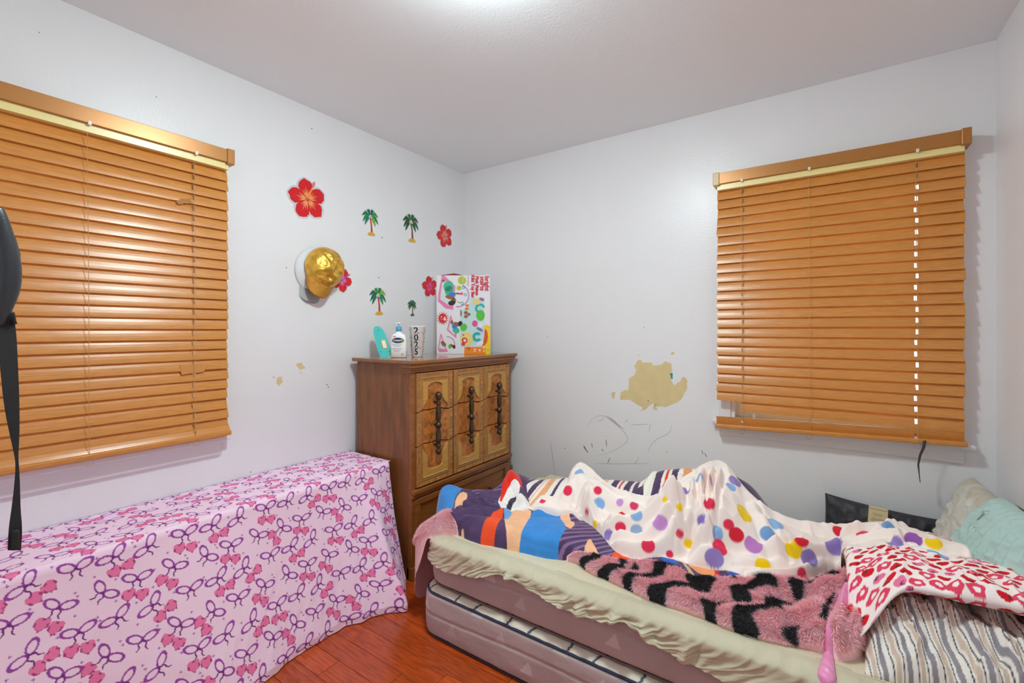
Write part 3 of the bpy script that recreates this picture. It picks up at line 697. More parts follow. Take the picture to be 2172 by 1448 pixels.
# ================================================================== CAPS ON THE WALL
def cap(name, label, px, py, R, depth, rot, m, mb, crumple, seed, off, group=None):
    p = PX(px, py, 0)
    r = thing(name, label, 'cap', (off, p[1], p[2]), (0, 0, 0), group)
    nu, nv = 72, 30
    u = np.linspace(0, 2 * math.pi, nu); v = np.linspace(0, 1, nv); U, Vv = np.meshgrid(u, v)
    rr = np.sin(Vv * math.pi / 2); hx = np.cos(Vv * math.pi / 2)
    a = R * rr * np.cos(U); z = R * 1.06 * rr * np.sin(U)
    ridg = 1 - np.abs(fbm(a * 18 + seed, z * 18, seed)) * 2
    x = depth * hx + crumple * (fbm(a * 26, z * 26, seed + 3) + 1.1 * ridg - .4) * (.35 + .65 * hx)
    seam = np.abs(np.sin(U * 3 + .3)); x = x - .003 * np.exp(-(seam / .06) ** 2) * rr * hx * 2
    ca, sa = math.cos(rot), math.sin(rot)
    V = np.stack([x + .002, a * ca - z * sa, a * sa + z * ca], -1)
    npmesh('crown', V, gridF(nv, nu), m, r)
    # bill
    nu, nv = 40, 16; s = np.linspace(-1, 1, nu); t = np.linspace(0, 1, nv); Sg, Tg = np.meshgrid(s, t)
    hw = R * .86
    a = hw * Sg * (1 - .12 * Tg); zi = -R * np.sqrt(np.clip(1 - (.80 * Sg) ** 2, 0, 1)) * .62
    ze = -R * (.62 + .92 * np.clip(1 - np.abs(Sg) ** 2.6, 0, 1) ** .6)
    z = zi * (1 - Tg) + ze * Tg
    x = depth * .62 * (1 - .35 * Tg) - .030 * Sg ** 2 + crumple * .25 * fbm(a * 40, z * 40, seed + 9)
    top = np.stack([x, a * ca - z * sa, a * sa + z * ca], -1); bot = top - np.array([.005, 0, 0])
    V = np.concatenate([top, bot[::-1]], 0)
    npmesh('bill', np.concatenate([V, V[:1]], 0), gridF(2 * nv + 1, nu), mb, r)
    obj('button', lathe([(.008, 0), (.008, .003), (.004, .006)], 12), m, r, True, (depth + .001, 0, 0)).rotation_euler = (0, math.pi / 2, 0)
    return r
M_gold = mat('gold_lame', lin(226, 178, 74), .34, metal=.75, bump=.5, bscale=90, var=.22, vscale=30)
M_goldb = mat('gold_sequin', lin(206, 148, 60), .42, metal=.6, bump=.6, bscale=500, var=.15, vscale=60)
M_silver = mat('white_cap_cloth', lin(222, 224, 226), .5, bump=.1, bscale=300); M_silb = mat('grey_sequin', lin(172, 178, 180), .35, metal=.6, bump=.5, bscale=500)
cap('baseball_cap', 'white and silver cap mostly hidden behind the gold cap', 668, 574, .112, .030, -.22, M_silver, M_silb, .002, 5, .001)
cap('baseball_cap', 'crinkled metallic gold cap with its bill hanging down on the wall', 678, 570, .105, .085, -.30, M_gold, M_goldb, .011, 2, .034)

# ================================================================== CLOTH COVERED TABLE
TZ, TXF, TYE = .596, .358, -.985
def rot2(x, y, a): return x * np.cos(a) - y * np.sin(a), x * np.sin(a) + y * np.cos(a)
def bow_pattern(u, v):
    """pink cherry-heart and bow print; u,v in metres -> rgb"""
    u = u / 1.26; v = v / 1.26
    base = np.array(lin(252, 222, 242)); rgb = np.broadcast_to(base, u.shape + (3,)).copy()
    heart_c = np.array(lin(242, 128, 178)); dark = np.array(lin(178, 66, 124)); bow = np.array(lin(160, 76, 170)); bow2 = np.array(lin(120, 52, 130))
    cs = .074
    def paint(m, c_): rgb[m] = c_
    def hrt(x, y, s):    # implicit heart, y up
        X = x / s * 1.15; Y = y / s * 1.1 + .08; return (X * X + Y * Y - 1) ** 3 - X * X * Y ** 3
    gi, gj = np.floor(u / cs), np.floor(v / cs)
    for di in (-1, 0, 1):
        for dj in (-1, 0, 1):
            ci, cj = gi + di, gj + dj
            hsh = lambda k: ((ci * 12.9898 + cj * 78.233 + k * 37.719) * 43758.5453) % 1
            offx = np.where(cj % 2 == 0, 0, cs / 2)
            lx = u - (ci + .5) * cs - offx + np.where((cj % 2 != 0), 0, 0); ly = -(v - (cj + .5) * cs)
            ang = np.array([0., .5, -.45, .9, -.8, .15])[((ci * 2 + cj * 3) % 6).astype(int)]
            x, y = rot2(lx, ly, ang); y = y - .012
            kind = ((ci + 2 * cj) % 5)
            # string + hearts
            hh = (kind != 3) & (kind != 1)
            for sx, sy in ((-.0145, -.031), (.0135, -.037)):
                e = np.array([sx, sy]); t = np.clip((x * sx + y * sy) / (e @ e), 0, 1)
                d = np.hypot(x - sx * t - .004 * np.sin(t * 3.1) * np.sign(sx), y - sy * t); paint(hh & (d < .0009), dark)
                f = hrt(x - sx, y - sy + .004, .0140); paint(hh & (f < .02), dark); paint(hh & (f < -.05), heart_c)
            # bow
            for sgn in (-1, 1):
                bx_, by_ = rot2(x - sgn * .0155, y - .006, -sgn * .38)
                q = np.sqrt((bx_ / .0155) ** 2 + (by_ / .0088) ** 2); taper = .75 + .25 * (-sgn * bx_ / .0155)
                paint((np.abs(q - 1) * .0088 < .0019 * (1.25 - .4 * taper)), bow)
                t = np.clip(-y / .022, 0, 1); d = np.abs(x - sgn * (.012 * t ** .8 + .003 * np.sin(t * 6)))
                paint((y < 0) & (y > -.023) & (d < .0017), bow2)
            paint(np.hypot(x, y) < .0032, bow2)
            # small sparks between motifs
            for ox, oy in ((.034, .03), (-.036, .02), (.032, -.022)):
                a_, b_ = lx - ox, ly - oy; s_ = hsh(ox * 100) > .25
                paint(s_ & (((np.abs(a_) < .0008) & (np.abs(b_) < .0032)) | ((np.abs(b_) < .0008) & (np.abs(a_) < .0032))), bow)
    return rgb
tc_ = None
STEP = .0020
yl = np.arange(-2.64, TYE + .0001, STEP); yl[-1] = TYE
# top sheet
xt = np.append(np.arange(.003, TXF - .012, STEP * 1.4), TXF - .009); Yg, Xg = np.meshgrid(yl[::1], xt)
Zg = TZ + .0015 * fbm(Xg * 14, Yg * 9, 4) * sstep(TXF - .012, TXF - .05, Xg) - .0002
Vtop = np.stack([Xg, Yg, Zg], -1); Ctop = bow_pattern(Yg, Xg - TXF)
# fall: path along the front, round the corner, along the end
rc = .03
s_front = (yl - yl[0]); n_arc = np.linspace(0, math.pi / 2, 34)[1:]; s_end = np.arange(STEP, .14, STEP)
path = [(TXF - rc, yy, 1., 0.) for yy in yl if yy <= TYE - rc]
path += [(TXF - rc, TYE - rc, math.cos(a), math.sin(a)) for a in n_arc]
path += [(TXF - rc - e, TYE - rc, 0., 1.) for e in np.arange(.004, .2, .004)]
path = np.array(path); sl = np.concatenate([[0], np.cumsum(np.maximum(np.hypot(*np.diff(path[:, :2] + rc * 2.2 * path[:, 2:], axis=0).T), 1e-6))])
al = np.arange(0, .70, STEP)                                   # arc length down the fall
Sg, Ag = np.meshgrid(sl, al)
R0 = .03; drop = np.clip(Ag - R0 * 1.3, 0, None)
th_ = np.clip(Ag / (R0 * 1.3), 0, 1)
out0 = rc * .6 + R0 * np.sin(th_ * math.pi / 2) * .6; zz = TZ - R0 * (1 - np.cos(th_ * math.pi / 2)) - drop * .955
ypos = path[:, 1][None].repeat(len(al), 0)
nearR = np.exp(-((sl[-1] - Sg - .28) / .30) ** 2) * .9 + .12
k_ = np.clip(drop / .56, 0, 1)
flare = (.155 + .075 * np.exp(-((ypos + 1.16) / .085) ** 2)) * (.35 * k_ + .65 * k_ ** 1.5)
fold = (np.sin(Sg * 33 + 1.2 + 1.5 * vnoise(Sg * 4, Ag * 0 + .5, 2)) * .026 * nearR + .013 * np.sin(Sg * 71 + 2.) * nearR * k_ + .020 * np.sin(Sg * 9.2 + .6)) * k_ ** .9
fine = .006 * fbm(Sg * 22 + Ag * 9, Ag * 7, 6) * k_ + .003 * (1 - np.abs(fbm(Sg * 9 - Ag * 14, Ag * 5, 9))) * k_
endp = path[:, 2] < .2
f_end = np.where(endp, .06, np.where(path[:, 3] > 0, .06 + .94 * path[:, 2] ** 2, 1))[None]
outw = out0 + (flare + fold + fine) * f_end + .012 * k_ * (1 - f_end)
outw_y = np.minimum(out0 + .02 * k_, .012)
Xf = path[:, 0][None] + path[:, 2][None] * outw; Yf = path[:, 1][None] + path[:, 3][None] * np.minimum(out0, .026)
# corner swings forward and slightly along y
Xf = Xf + (path[:, 3] ** 2 * (path[:, 2] > .02))[None] * k_ * .06
hem = TZ - .0 - .575 + .02 * np.sin(Sg * 3.1 + 1) * 0 + 0.0
keep = zz > (.006 + .010 * (np.sin(Sg * 21 + .4) > .93) * 0 + np.where(ypos < -1.3, 0, 0))
V = np.stack([Xf, Yf, np.maximum(zz, .004)], -1)
Cf = bow_pattern(np.where(True, yl[0] + Sg, 0), Ag - .012)
rows = (al < (TZ - .004) / .955 + .03)
V = V[rows]; Cf = Cf[rows]
M_pink = mat('pink_print_cotton', (1, 1, 1), .75, spec=.15, attr=True, bump=.05, bscale=700)
Vm, Fm, Cm = merge((Vtop, gridF(*Xg.shape, flip=True), Ctop), (V, gridF(V.shape[0], V.shape[1]), Cf))
tagc = npmesh('tablecloth', Vm, Fm, M_pink, None, Cm)
tag(tagc, 'pink cloth printed with bows and hearts draped over a long low table', 'tablecloth')
M_legw = mat('table_wood', lin(120, 90, 60), .5)
tt = thing('low_table', 'long low table hidden under the pink cloth against the wall', 'table', (0, 0, 0))
box('table_top', (.016, TXF - .02, -2.6, TYE - .03, TZ - .03, TZ - .004), M_legw, tt)
for x in (.04, TXF - .06):
    for y in (-2.56, TYE - .08): box('leg', (x - .02, x + .02, y - .02, y + .02, 0.0005, TZ - .031), M_legw, tt)

# ================================================================== MATTRESSES
MX0, MX1, MY0, MY1 = .785, W - .02, -1.205, -.165
def contour(x0, x1, y0, y1, r, step=.004):
    """open path: foot side from back, round the front-foot corner, along the front, round the head corner, back side"""
    pts = []
    def seg(a, b_):
        n = max(2, int(np.hypot(b_[0] - a[0], b_[1] - a[1]) / step)); t = np.linspace(0, 1, n, endpoint=False)[:, None]; return np.array(a) * (1 - t) + np.array(b_) * t
    def arc(cx, cy, a0, a1):
        n = max(4, int(abs(a1 - a0) * r / step)); t = np.linspace(a0, a1, n, endpoint=False); return np.stack([cx + r * np.cos(t), cy + r * np.sin(t)], 1)
    P = [seg((x0, y1 - r), (x0, y0 + r)), arc(x0 + r, y0 + r, math.pi, 1.5 * math.pi), seg((x0 + r, y0), (x1 - r, y0)), arc(x1 - r, y0 + r, -.5 * math.pi, 0), seg((x1, y0 + r), (x1, y1 - r)), arc(x1 - r, y1 - r, 0, .5 * math.pi), seg((x1 - r, y1), (x0 + r, y1)), arc(x0 + r, y1 - r, .5 * math.pi, math.pi)]
    P = np.concatenate(P); d = np.roll(P, -1, 0) - np.roll(P, 1, 0); d /= np.linalg.norm(d, axis=1)[:, None]
    N_ = np.stack([d[:, 1], -d[:, 0]], 1)
    s = np.concatenate([[0], np.cumsum(np.linalg.norm(np.diff(P, axis=0), axis=1))])
    return P, N_, s
def ticking(s, z, seed):
    base = np.array(lin(198, 184, 184)); lt = np.array(lin(228, 226, 230)); dk = np.array(lin(140, 122, 122))
    # herringbone
    cw = .022; ci = np.floor(s / cw); ph = np.where(ci % 2 == 0, z + s, z - s) * 150
    hb = .5 + .5 * np.sin(ph * 2 * math.pi / 1.15)
    n = fbm(s * 9, z * 9, seed)
    tri = np.zeros_like(s)
    for k in range(16):
        cx = .25 + k * .137 + .03 * math.sin(k * 7.1 + seed); cz = (.05 + .06 * ((k * 5 + seed) % 3)); w = .035 + .02 * ((k * 3) % 3)
        h = w * 1.4; t = np.clip((z - cz) / h, 0, 1); tri = np.maximum(tri, ((z > cz) & (z < cz + h) & (np.abs(s - cx - .01 * t) < w * (1 - t) * .8)) * (.95 if k % 2 else .55))
    f = (.38 * hb + .16 * n)[..., None]
    c_ = base * (1 - f) + dk * f; return c_ * (1 - .6 * tri[..., None]) + lt * .6 * tri[..., None]
M_tick = mat('mattress_ticking', (1, 1, 1), .85, attr=True, bump=.25, bscale=500)
M_pipe = mat('piping_navy', lin(44, 58, 82), .7, bump=.4, bscale=900)
def mattress(label, y0, z0, z1, r, panel, seed, x0=MX0):
    t_ = thing('mattress', label, 'mattress', ((x0 + MX1) / 2, (y0 + MY1) / 2, z0)); o3 = np.array([(x0 + MX1) / 2, (y0 + MY1) / 2, z0])
    P, Nn, s = contour(x0, MX1, y0, MY1, r); P = np.concatenate([P, P[:1]]); Nn = np.concatenate([Nn, Nn[:1]]); s = np.append(s, s[-1] + .004)
    zl = np.linspace(0, z1 - z0, int((z1 - z0) / .0032)); Sg, Zg = np.meshgrid(s, zl); hh = z1 - z0
    bulge = .010 * np.sin(np.clip(Zg / hh, 0, 1) * math.pi) ** .5 - .018 * np.exp(-(Zg / .012) ** 2) - .014 * np.exp(-((hh - Zg) / .010) ** 2)
    bulge = bulge - .0035 * np.exp(-((Zg - hh * .58 - .01 * np.sin(Sg * 5)) / .006) ** 2) + .002 * fbm(Sg * 12, Zg * 20, seed)
    V = np.stack([P[:, 0][None] + Nn[:, 0][None] * bulge - o3[0], P[:, 1][None] + Nn[:, 1][None] * bulge - o3[1], Zg], -1)
    npmesh('side_border', V, gridF(V.shape[0], V.shape[1]), M_tick, t_, ticking(Sg, Zg, seed))
    # top / bottom panels
    if panel:
        # quilted cream panel with a navy vine pattern, crowned
        xs = np.linspace(x0 + .004, MX1 - .004, 420); ys = np.concatenate([np.arange(y0 + .003, y0 + .16, .003), np.linspace(y0 + .17, MY1 - .004, 30)])
        Yg, Xg = np.meshgrid(ys, xs, indexing='ij')
        d = polysdf(Xg, Yg, P[::6]); zz = hh - .012 + .028 * np.sqrt(np.clip(1 - (1 - np.clip(d / .05, 0, 1)) ** 2, 0, 1)) * 1.0
        q = .003 * np.abs(np.sin(Xg * 46 + 2 * np.sin(Yg * 30))) ; zz = zz - q
        # navy curling stems
        nv = np.zeros(Xg.shape)
        for k in range(16):
            cx = x0 + .07 + k * .125
            pts = [(cx - .03, y0 + .004), (cx - .01, y0 + .035), (cx + .02, y0 + .055), (cx + .055, y0 + .06)] if k % 2 == 0 else [(cx, y0 + .003), (cx + .012, y0 + .03), (cx - .006, y0 + .06), (cx + .02, y0 + .09)]
            nv = np.maximum(nv, (linedist(Xg, Yg, smoothpoly(pts, 2, False)) < .0042) * 1.)
        cc = np.array(lin(232, 226, 208)) * (1 - nv[..., None]) + np.array(lin(70, 88, 104)) * nv[..., None]
        npmesh('quilted_panel', np.stack([Xg - o3[0], Yg - o3[1], zz], -1), gridF(*Xg.shape, mask=d > 0), mat('panel_damask', (1, 1, 1), .6, attr=True, bump=.1, bscale=300), t_, cc)
    else:
        b = bmesh.new(); vs = [b.verts.new((p[0] - o3[0] - n[0] * .012, p[1] - o3[1] - n[1] * .012, hh - .001)) for p, n in zip(P[::5], Nn[::5])]; b.faces.new(vs); obj('top_panel', b, mat('panel_cream', lin(232, 222, 196), .7, bump=.15, bscale=60), t_)
    for z in ((hh - .006, .006) if panel else (.004,)):
        pts = [(p[0] - o3[0] - n[0] * .003, p[1] - o3[1] - n[1] * .003, z) for p, n in zip(P[::4], Nn[::4])]
        obj('piping', tube(pts, .0052 if z > .1 else .004, 6), M_pipe if panel else mat('piping_grey', lin(120, 104, 104), .8), t_, True)
    return t_
mattress('lower grey patterned mattress with navy piping and cream top on the floor', MY0, .0005, .188, .085, True, 3)
mattress('upper grey patterned mattress partly covered by the beige sheet', MY0 + .022, .206, .380, .085, False, 8, MX0 + .022)

# ================================================================== BEIGE SHEET
M_sheet = mat('beige_sheet', (1, 1, 1), .8, spec=.15, attr=True, bump=.08, bscale=500, sheen=.1)
hem_px = [(904, 1182), (955, 1212), (1024, 1221), (1059, 1212), (1089, 1222), (1116, 1240), (1185, 1279), (1231, 1300), (1291, 1317), (1312, 1306), (1340, 1322), (1383, 1358), (1433, 1385), (1500, 1418), (1540, 1442)]
hx = np.array([PY(u, v, -1.20) for u, v in hem_px]); hemx, hemz = hx[:, 0], hx[:, 2]
sx0, sy0 = MX0 + .016, MY0 + .014
P, Nn, s = contour(sx0, MX1 + .005, sy0, MY1 + .004, .09); n_use = int(np.argmax((P[:, 0] > MX1 - .11) & (P[:, 1] < MY0 + .05)))
P, Nn, s = P[:n_use], Nn[:n_use], s[:n_use]
hz = np.interp(P[:, 0], hemx, hemz); hz = np.where(P[:, 1] > MY0 + .2, .30, hz); hz = np.where(P[:, 0] > hemx[-1], hemz[-1] + .01 * np.sin((P[:, 0] - hemx[-1]) * 17), hz)
k = np.ones(15) / 15; hz = np.convolve(np.pad(hz, 7, 'edge'), k, 'valid')
t = np.linspace(0, 1, 64); Tg, Sg = np.meshgrid(t, s, indexing='ij')
zt = .398
inn = np.where(Tg < .3, (1 - Tg / .3) ** 1.6 * .06, 0)
kk = np.clip((Tg - .2) / .8, 0, 1); R_ = .026
thq = np.clip((Tg - .12) / .22, 0, 1) * math.pi / 2
off = -R_ * (1 - np.sin(thq)) - inn; zz = np.where(Tg <= .34, zt - R_ * (1 - np.cos(thq)), 0)
hzg = hz[None].repeat(len(t), 0); zz = np.where(Tg > .34, (zt - R_) + (hzg - zt + R_) * (Tg - .34) / .66, zz)
dirn = 18 * Sg + 26 * Tg * .19
wr = (1 - np.abs(fbm(Sg * 26 + 4 * Tg, Tg * 1.6 + Sg * 3, 31, 3))) ** 2 * .009 + .004 * fbm(Sg * 14 + 3 * Tg, Tg * 2, 8) + .003 * np.sin(Sg * 55 + 5 * vnoise(Sg * 6, Tg, 3)) * kk
puck = np.zeros_like(Sg)
for (u, v), am, sl in (((1112, 1195), .022, -.9), ((1300, 1240), .02, .15), ((1380, 1320), .02, -.3), ((1185, 1230), .012, .5), ((1450, 1370), .016, .2), ((1010, 1180), .008, .1), ((1240, 1250), .012, -.4)):
    px_ = PY(u, v, -1.2)[0]; xx = P[:, 0][None] - px_ - sl * (zz - .30); puck += am * np.exp(-(xx / .014) ** 2) * np.sin(np.clip(kk, 0, 1) * math.pi * .75) - am * .6 * np.exp(-((xx - .03) / .014) ** 2) * np.sin(np.clip(kk, 0, 1) * math.pi * .75)
off = off + .012 + (wr + puck) * sstep(.12, .4, Tg) + .010 * kk ** 2
zz = zz + .010 * (1 - np.abs(fbm(Sg * 22, Tg * 3, 13, 2))) * sstep(.0, .2, Tg) * (1 - sstep(.3, .5, Tg))
V = np.stack([P[:, 0][None] + Nn[:, 0][None] * off, P[:, 1][None] + Nn[:, 1][None] * off, zz], -1)
stain = np.clip(fbm(Sg * 5, Tg * 2, 77), 0, 1)[..., None] * .35
cs_ = np.array(lin(206, 200, 174)) * (1 - stain) + np.array(lin(176, 164, 138)) * stain
xs = np.linspace(sx0 + .03, MX1 - .004, 300); ys = np.linspace(MY0 + .08, MY1 - .004, 200); Xg, Yg = np.meshgrid(xs, ys)
Zg = zt + .002 + .0035 * fbm(Xg * 9, Yg * 9, 21) + .003 * (1 - np.abs(fbm(Xg * 7 + Yg * 6, Yg * 4, 5))); Zg = Zg - .0035
ct = np.broadcast_to(np.array(lin(214, 206, 178)), Xg.shape + (3,)) * (1 + .05 * fbm(Xg * 8, Yg * 8, 3))[..., None]
Vm, Fm, Cm = merge((V, gridF(*Tg.shape, flip=True), cs_), (np.stack([Xg, Yg, Zg], -1), gridF(*Xg.shape), ct))
sh = npmesh('bed_sheet', Vm, Fm, M_sheet, None, Cm); tag(sh, 'crumpled beige sheet hanging over the side of the upper mattress', 'sheet')
mod = sh.modifiers.new('thick', 'SOLIDIFY'); mod.thickness = .0025; mod.offset = -1

# ================================================================== BLANKETS (height fields on the bed)
ST = .0021
HX = np.arange(.56, W - .006, ST); HY = np.arange(-1.26, -.006, ST); GX, GY = np.meshgrid(HX, HY)
BASE = np.full(GX.shape, .402)
BASE = BASE - np.clip((MX0 + .03) - GX, 0, None) * 2.6 - np.clip((MY0 + .012) - GY, 0, None) * 3.0 - np.clip(GY - (MY1 - .02), 0, None) * 3.0
SURF = BASE.copy()
def XY(L3): return np.array([PZ(u, v, z)[:2] for u, v, z in L3])
def tps(P, h, X, Y, lam=1e-4):
    P = np.asarray(P, float); n = len(P)
    U = lambda r2: np.where(r2 > 1e-14, r2 * np.log(r2 + 1e-14), 0)
    K = U(((P[:, None] - P[None]) ** 2).sum(-1)) + lam * np.eye(n); Q = np.concatenate([np.ones((n, 1)), P], 1)
    A = np.block([[K, Q], [Q.T, np.zeros((3, 3))]]); w = np.linalg.solve(A, np.concatenate([h, np.zeros(3)]))
    r = w[n] + w[n + 1] * X + w[n + 2] * Y
    for i in range(n): r = r + w[i] * U((X - P[i, 0]) ** 2 + (Y - P[i, 1]) ** 2)
    return r
def ridge(L3, amp, sig):
    """fold crest along pixels at assumed heights"""
    P = smoothpoly(XY(L3), 2, False); r = np.zeros(GX.shape); q = sig * 3.2
    j0, j1 = np.searchsorted(HX, [P[:, 0].min() - q, P[:, 0].max() + q]); i0, i1 = np.searchsorted(HY, [P[:, 1].min() - q, P[:, 1].max() + q])
    if j1 > j0 and i1 > i0: d = linedist(GX[i0:i1, j0:j1], GY[i0:i1, j0:j1], P) / sig; r[i0:i1, j0:j1] = amp * (np.exp(-d ** 2) - (.45 * np.exp(-((d - 1.9) / .6) ** 2) if amp > 0 else 0))
    return r
def crop3(L, s, ox, oy, z): return [(ox + s * u, oy + s * v, z) for u, v in L]
def hmesh(name, z, sdf, m, col, parent=None):
    keep = sdf > -ST * 1.6; zz = np.where(sdf < 0, np.minimum(z, SURF) - .008, z)
    ii, jj = np.where(keep); a, b_, c_, d_ = ii.min(), ii.max() + 1, jj.min(), jj.max() + 1
    V = np.stack([GX, GY, zz], -1)[a:b_, c_:d_]; F = gridF(*V.shape[:2], mask=keep[a:b_, c_:d_])
    V2, F2, C2 = compact(V, F, col[a:b_, c_:d_]); return npmesh(name, V2, F2, m, parent, C2)
def prof(d, r): return np.sqrt(np.clip(1 - (1 - np.clip(d / r, 0, 1)) ** 2, 0, 1))
R1 = (400 / 2145, 850, 970); R2 = (400 / 2145, 1050, 970); R3 = (400 / 2145, 1300, 970); R4 = (500 / 2129, 1600, 1050)

# ---- pink fur blanket with black zigzag
fo = [(1110, 1160, .42), (1221, 1178, .42), (1251, 1209, .41), (1292, 1224, .41), (1345, 1251, .41), (1393, 1271, .41), (1447, 1288, .41), (1507, 1308, .41), (1547, 1328, .41), (1615, 1349, .41), (1682, 1362, .41), (1729, 1369, .41), (1766, 1388, .41), (1800, 1393, .41), (1834, 1378, .42), (1847, 1324, .43), (1841, 1263, .45), (1834, 1196, .46), (1700, 1150, .44), (1500, 1120, .43), (1300, 1110, .43), (1150, 1070, .43), (1090, 1060, .43)]
fo_xy = XY(fo)
foot = [(.98, -.80), (.80, -.72), (.72, -.80), (.69, -.98), (.682, -1.08), (.70, -1.15), (.75, -1.195), (.81, -1.205), (.86, -1.15), (.93, -1.09), (1.04, -1.04)]
fo_all = smoothpoly(np.concatenate([fo_xy[:-1], np.array(foot)]), 1)
sd_f = polysdf(GX, GY, fo_all)
wav = .008 * fbm(GX * 12, GY * 12, 40)
dxf = np.clip((MX0 + .04) - GX, 0, None); dyf = np.clip((MY0 + .02) - GY, 0, None); BASEF = .402 - .3 * dxf - 4.6 * dxf ** 2 - 12 * dyf ** 2
zf = np.maximum(BASE, BASEF) + (.034 + wav) * prof(sd_f, .03) + .006 * np.sin(GX * 20 + GY * 15) * sstep(.0, .06, sd_f)
# tall rolled end beside the pillows
for L, am, sg in (([(1770, 1370, .44), (1760, 1310, .45), (1775, 1260, .47), (1800, 1210, .48)], .045, .05), ([(1815, 1365, .44), (1822, 1320, .45), (1815, 1290, .46)], .04, .035), ([(1560, 1300, .43), (1650, 1310, .43), (1720, 1290, .44)], .018, .03), ([(1620, 1240, .44), (1680, 1230, .44), (1740, 1240, .45)], .02, .03)):
    zf = zf + ridge(L, am, sg) * prof(sd_f, .025)
zf = zf - ridge([(1790, 1375, .44), (1795, 1330, .46), (1810, 1280, .47), (1832, 1240, .48)], .030, .011) * prof(sd_f, .02)
# hanging foot corner bulges outward
zf = zf + .035 * np.exp(-(((GX - .82) / .10) ** 2 + ((GY + 1.10) / .14) ** 2)) * prof(sd_f, .04)
pink = np.array(lin(255, 200, 203)); pk2 = np.array(lin(255, 214, 221)); blk = np.array(lin(34, 32, 40)); satin = np.array(lin(238, 150, 196))
tri = lambda q: np.abs((q % 1) * 2 - 1)
ph = GX * .9 + .045 * tri(GY / .13 + .3) + .045 * fbm(GX * 9, GY * 9, 3) - GY * .45
band = ((ph / .105) % 1)
black = (band < .43) & (GX > 1.30)
black &= ~((GX > 2.14) & (GY < -.80)) | (ridge([(1745, 1310, .46), (1755, 1280, .47), (1772, 1255, .47)], 1, .012) > .4)
black &= (fbm(GX * 8 + 3, GY * 8, 12) > -.28)
nn = fbm(GX * 20, GY * 20, 6)[..., None]
cf = np.where(black[..., None], blk, pink * (.5 - .5 * nn) + pk2 * (.5 + .5 * nn))
M_fur = mat('fur_base', (1, 1, 1), .9, attr=True, sheen=.5, bump=.6, bscale=160)
fur = hmesh('fur_blanket', zf, sd_f, M_fur, cf)
tag(fur, 'fluffy pink fur blanket with black zigzag bands under the other blankets', 'blanket')
# satin lining turned out at the rolled end
sat = smoothpoly(XY(crop3([(905, 615), (960, 600), (1010, 680), (1030, 820), (1030, 900), (1000, 960), (920, 1010), (860, 1020), (740, 1010), (710, 1060), (700, 1120), (715, 1250), (740, 1400), (700, 1445), (560, 1370), (580, 1300), (640, 1150), (680, 1010), (760, 930), (860, 830), (905, 740)], *R4, .475)), 2)
sd_s = polysdf(GX, GY, sat)
gx_, gy_ = np.gradient(zf)
zs = np.maximum(zf, SURF) + .002 + .012 * prof(sd_s, .022) + .004 * np.sin((GX * .6 + GY) * 150 + 3 * vnoise(GX * 20, GY * 20, 4)) * sstep(.0, .02, sd_s)
SURF_keep = SURF.copy(); SURF = np.where(sd_f > 0, np.maximum(SURF, zf), SURF)
so = hmesh('satin_lining', zs, sd_s, mat('pink_satin', (1, 1, 1), .36, attr=True, sheen=.3), np.broadcast_to(satin, GX.shape + (3,)).copy(), fur); so['label'] = 'smooth pink satin lining folded outward'
# ---- geometric fleece blanket
go = crop3([(345, 545), (400, 630), (480, 690), (620, 800), (850, 900), (1000, 932), (1260, 985), (1740, 1082), (2145, 1102)], *R1, .425)
go += crop3([(1310, 1120), (1530, 1142), (1720, 1160), (1900, 1200), (2060, 1240)], *R2, .44) + crop3([(900, 1350), (960, 1360), (1050, 1330), (1200, 1350), (1400, 1370), (1700, 1390), (1950, 1400)], *R3, .43)
go += [(1680, 1180, .44), (1660, 1110, .47)]
back = [(1.98, -.30), (1.80, -.16), (1.62, -.22), (1.45, -.30), (1.25, -.36), (1.08, -.42), (.97, -.46)]
left = crop3([(1310, 165), (1170, 250), (1130, 400), (1050, 470), (900, 470), (760, 462), (650, 412), (520, 405), (400, 440)], *R1, .45)
g_xy = np.concatenate([XY(go), np.array(back), XY(left)]); sd_g = polysdf(GX, GY, smoothpoly(g_xy, 1))
Hc = [(crop3([(560, 520)], *R1, .485)[0]), *crop3([(900, 560), (1100, 590)], *R1, .485), *crop3([(700, 690), (1000, 760), (1300, 760), (1600, 780), (1850, 850)], *R1, .475), *crop3([(900, 860), (1600, 1000), (2000, 980)], *R1, .455),
      *crop3([(1260, 165)], *R1, .540), *crop3([(1310, 260)], *R1, .53), *crop3([(1250, 400)], *R1, .50), *crop3([(1250, 560), (1400, 520)], *R1, .485),
      (1130, 1016, .51), (1170, 1016, .515), (1230, 1012, .52), (1290, 1018, .52), (1340, 1020, .53), (1360, 1022, .545), (1385, 1003, .60), (1410, 999, .625), (1440, 994, .64), (1470, 996, .65),
      (1180, 1050, .49), (1240, 1060, .49), (1320, 1045, .515), (1400, 1035, .585), (1440, 1025, .61), (1380, 1060, .54), (1600, 1040, .58), (1620, 1062, .55), (1640, 1085, .52), (1560, 1100, .54), (1500, 1060, .6), (1450, 1130, .49), (1560, 1190, .455), (1640, 1200, .45), (1300, 1110, .465), (1380, 1150, .455), (1560, 1020, .60)]
P2 = XY(Hc); hz_ = np.array([h[2] for h in Hc])
ex = np.array([(1.2, -.38), (1.45, -.31), (1.7, -.20), (1.0, -.44), (1.95, -.28)]); P2 = np.concatenate([P2, ex]); hz_ = np.concatenate([hz_, [.44, .45, .47, .43, .44]])
hh = np.clip(tps(P2, hz_, GX, GY, 2e-4), .425, .70)
zg = np.where(sd_g > 0, SURF, SURF) * (1 - prof(sd_g, .05)) + np.maximum(hh, SURF + .006) * prof(sd_g, .05)
zg = zg + .0035 * fbm(GX * 16, GY * 16, 15) * prof(sd_g, .03)
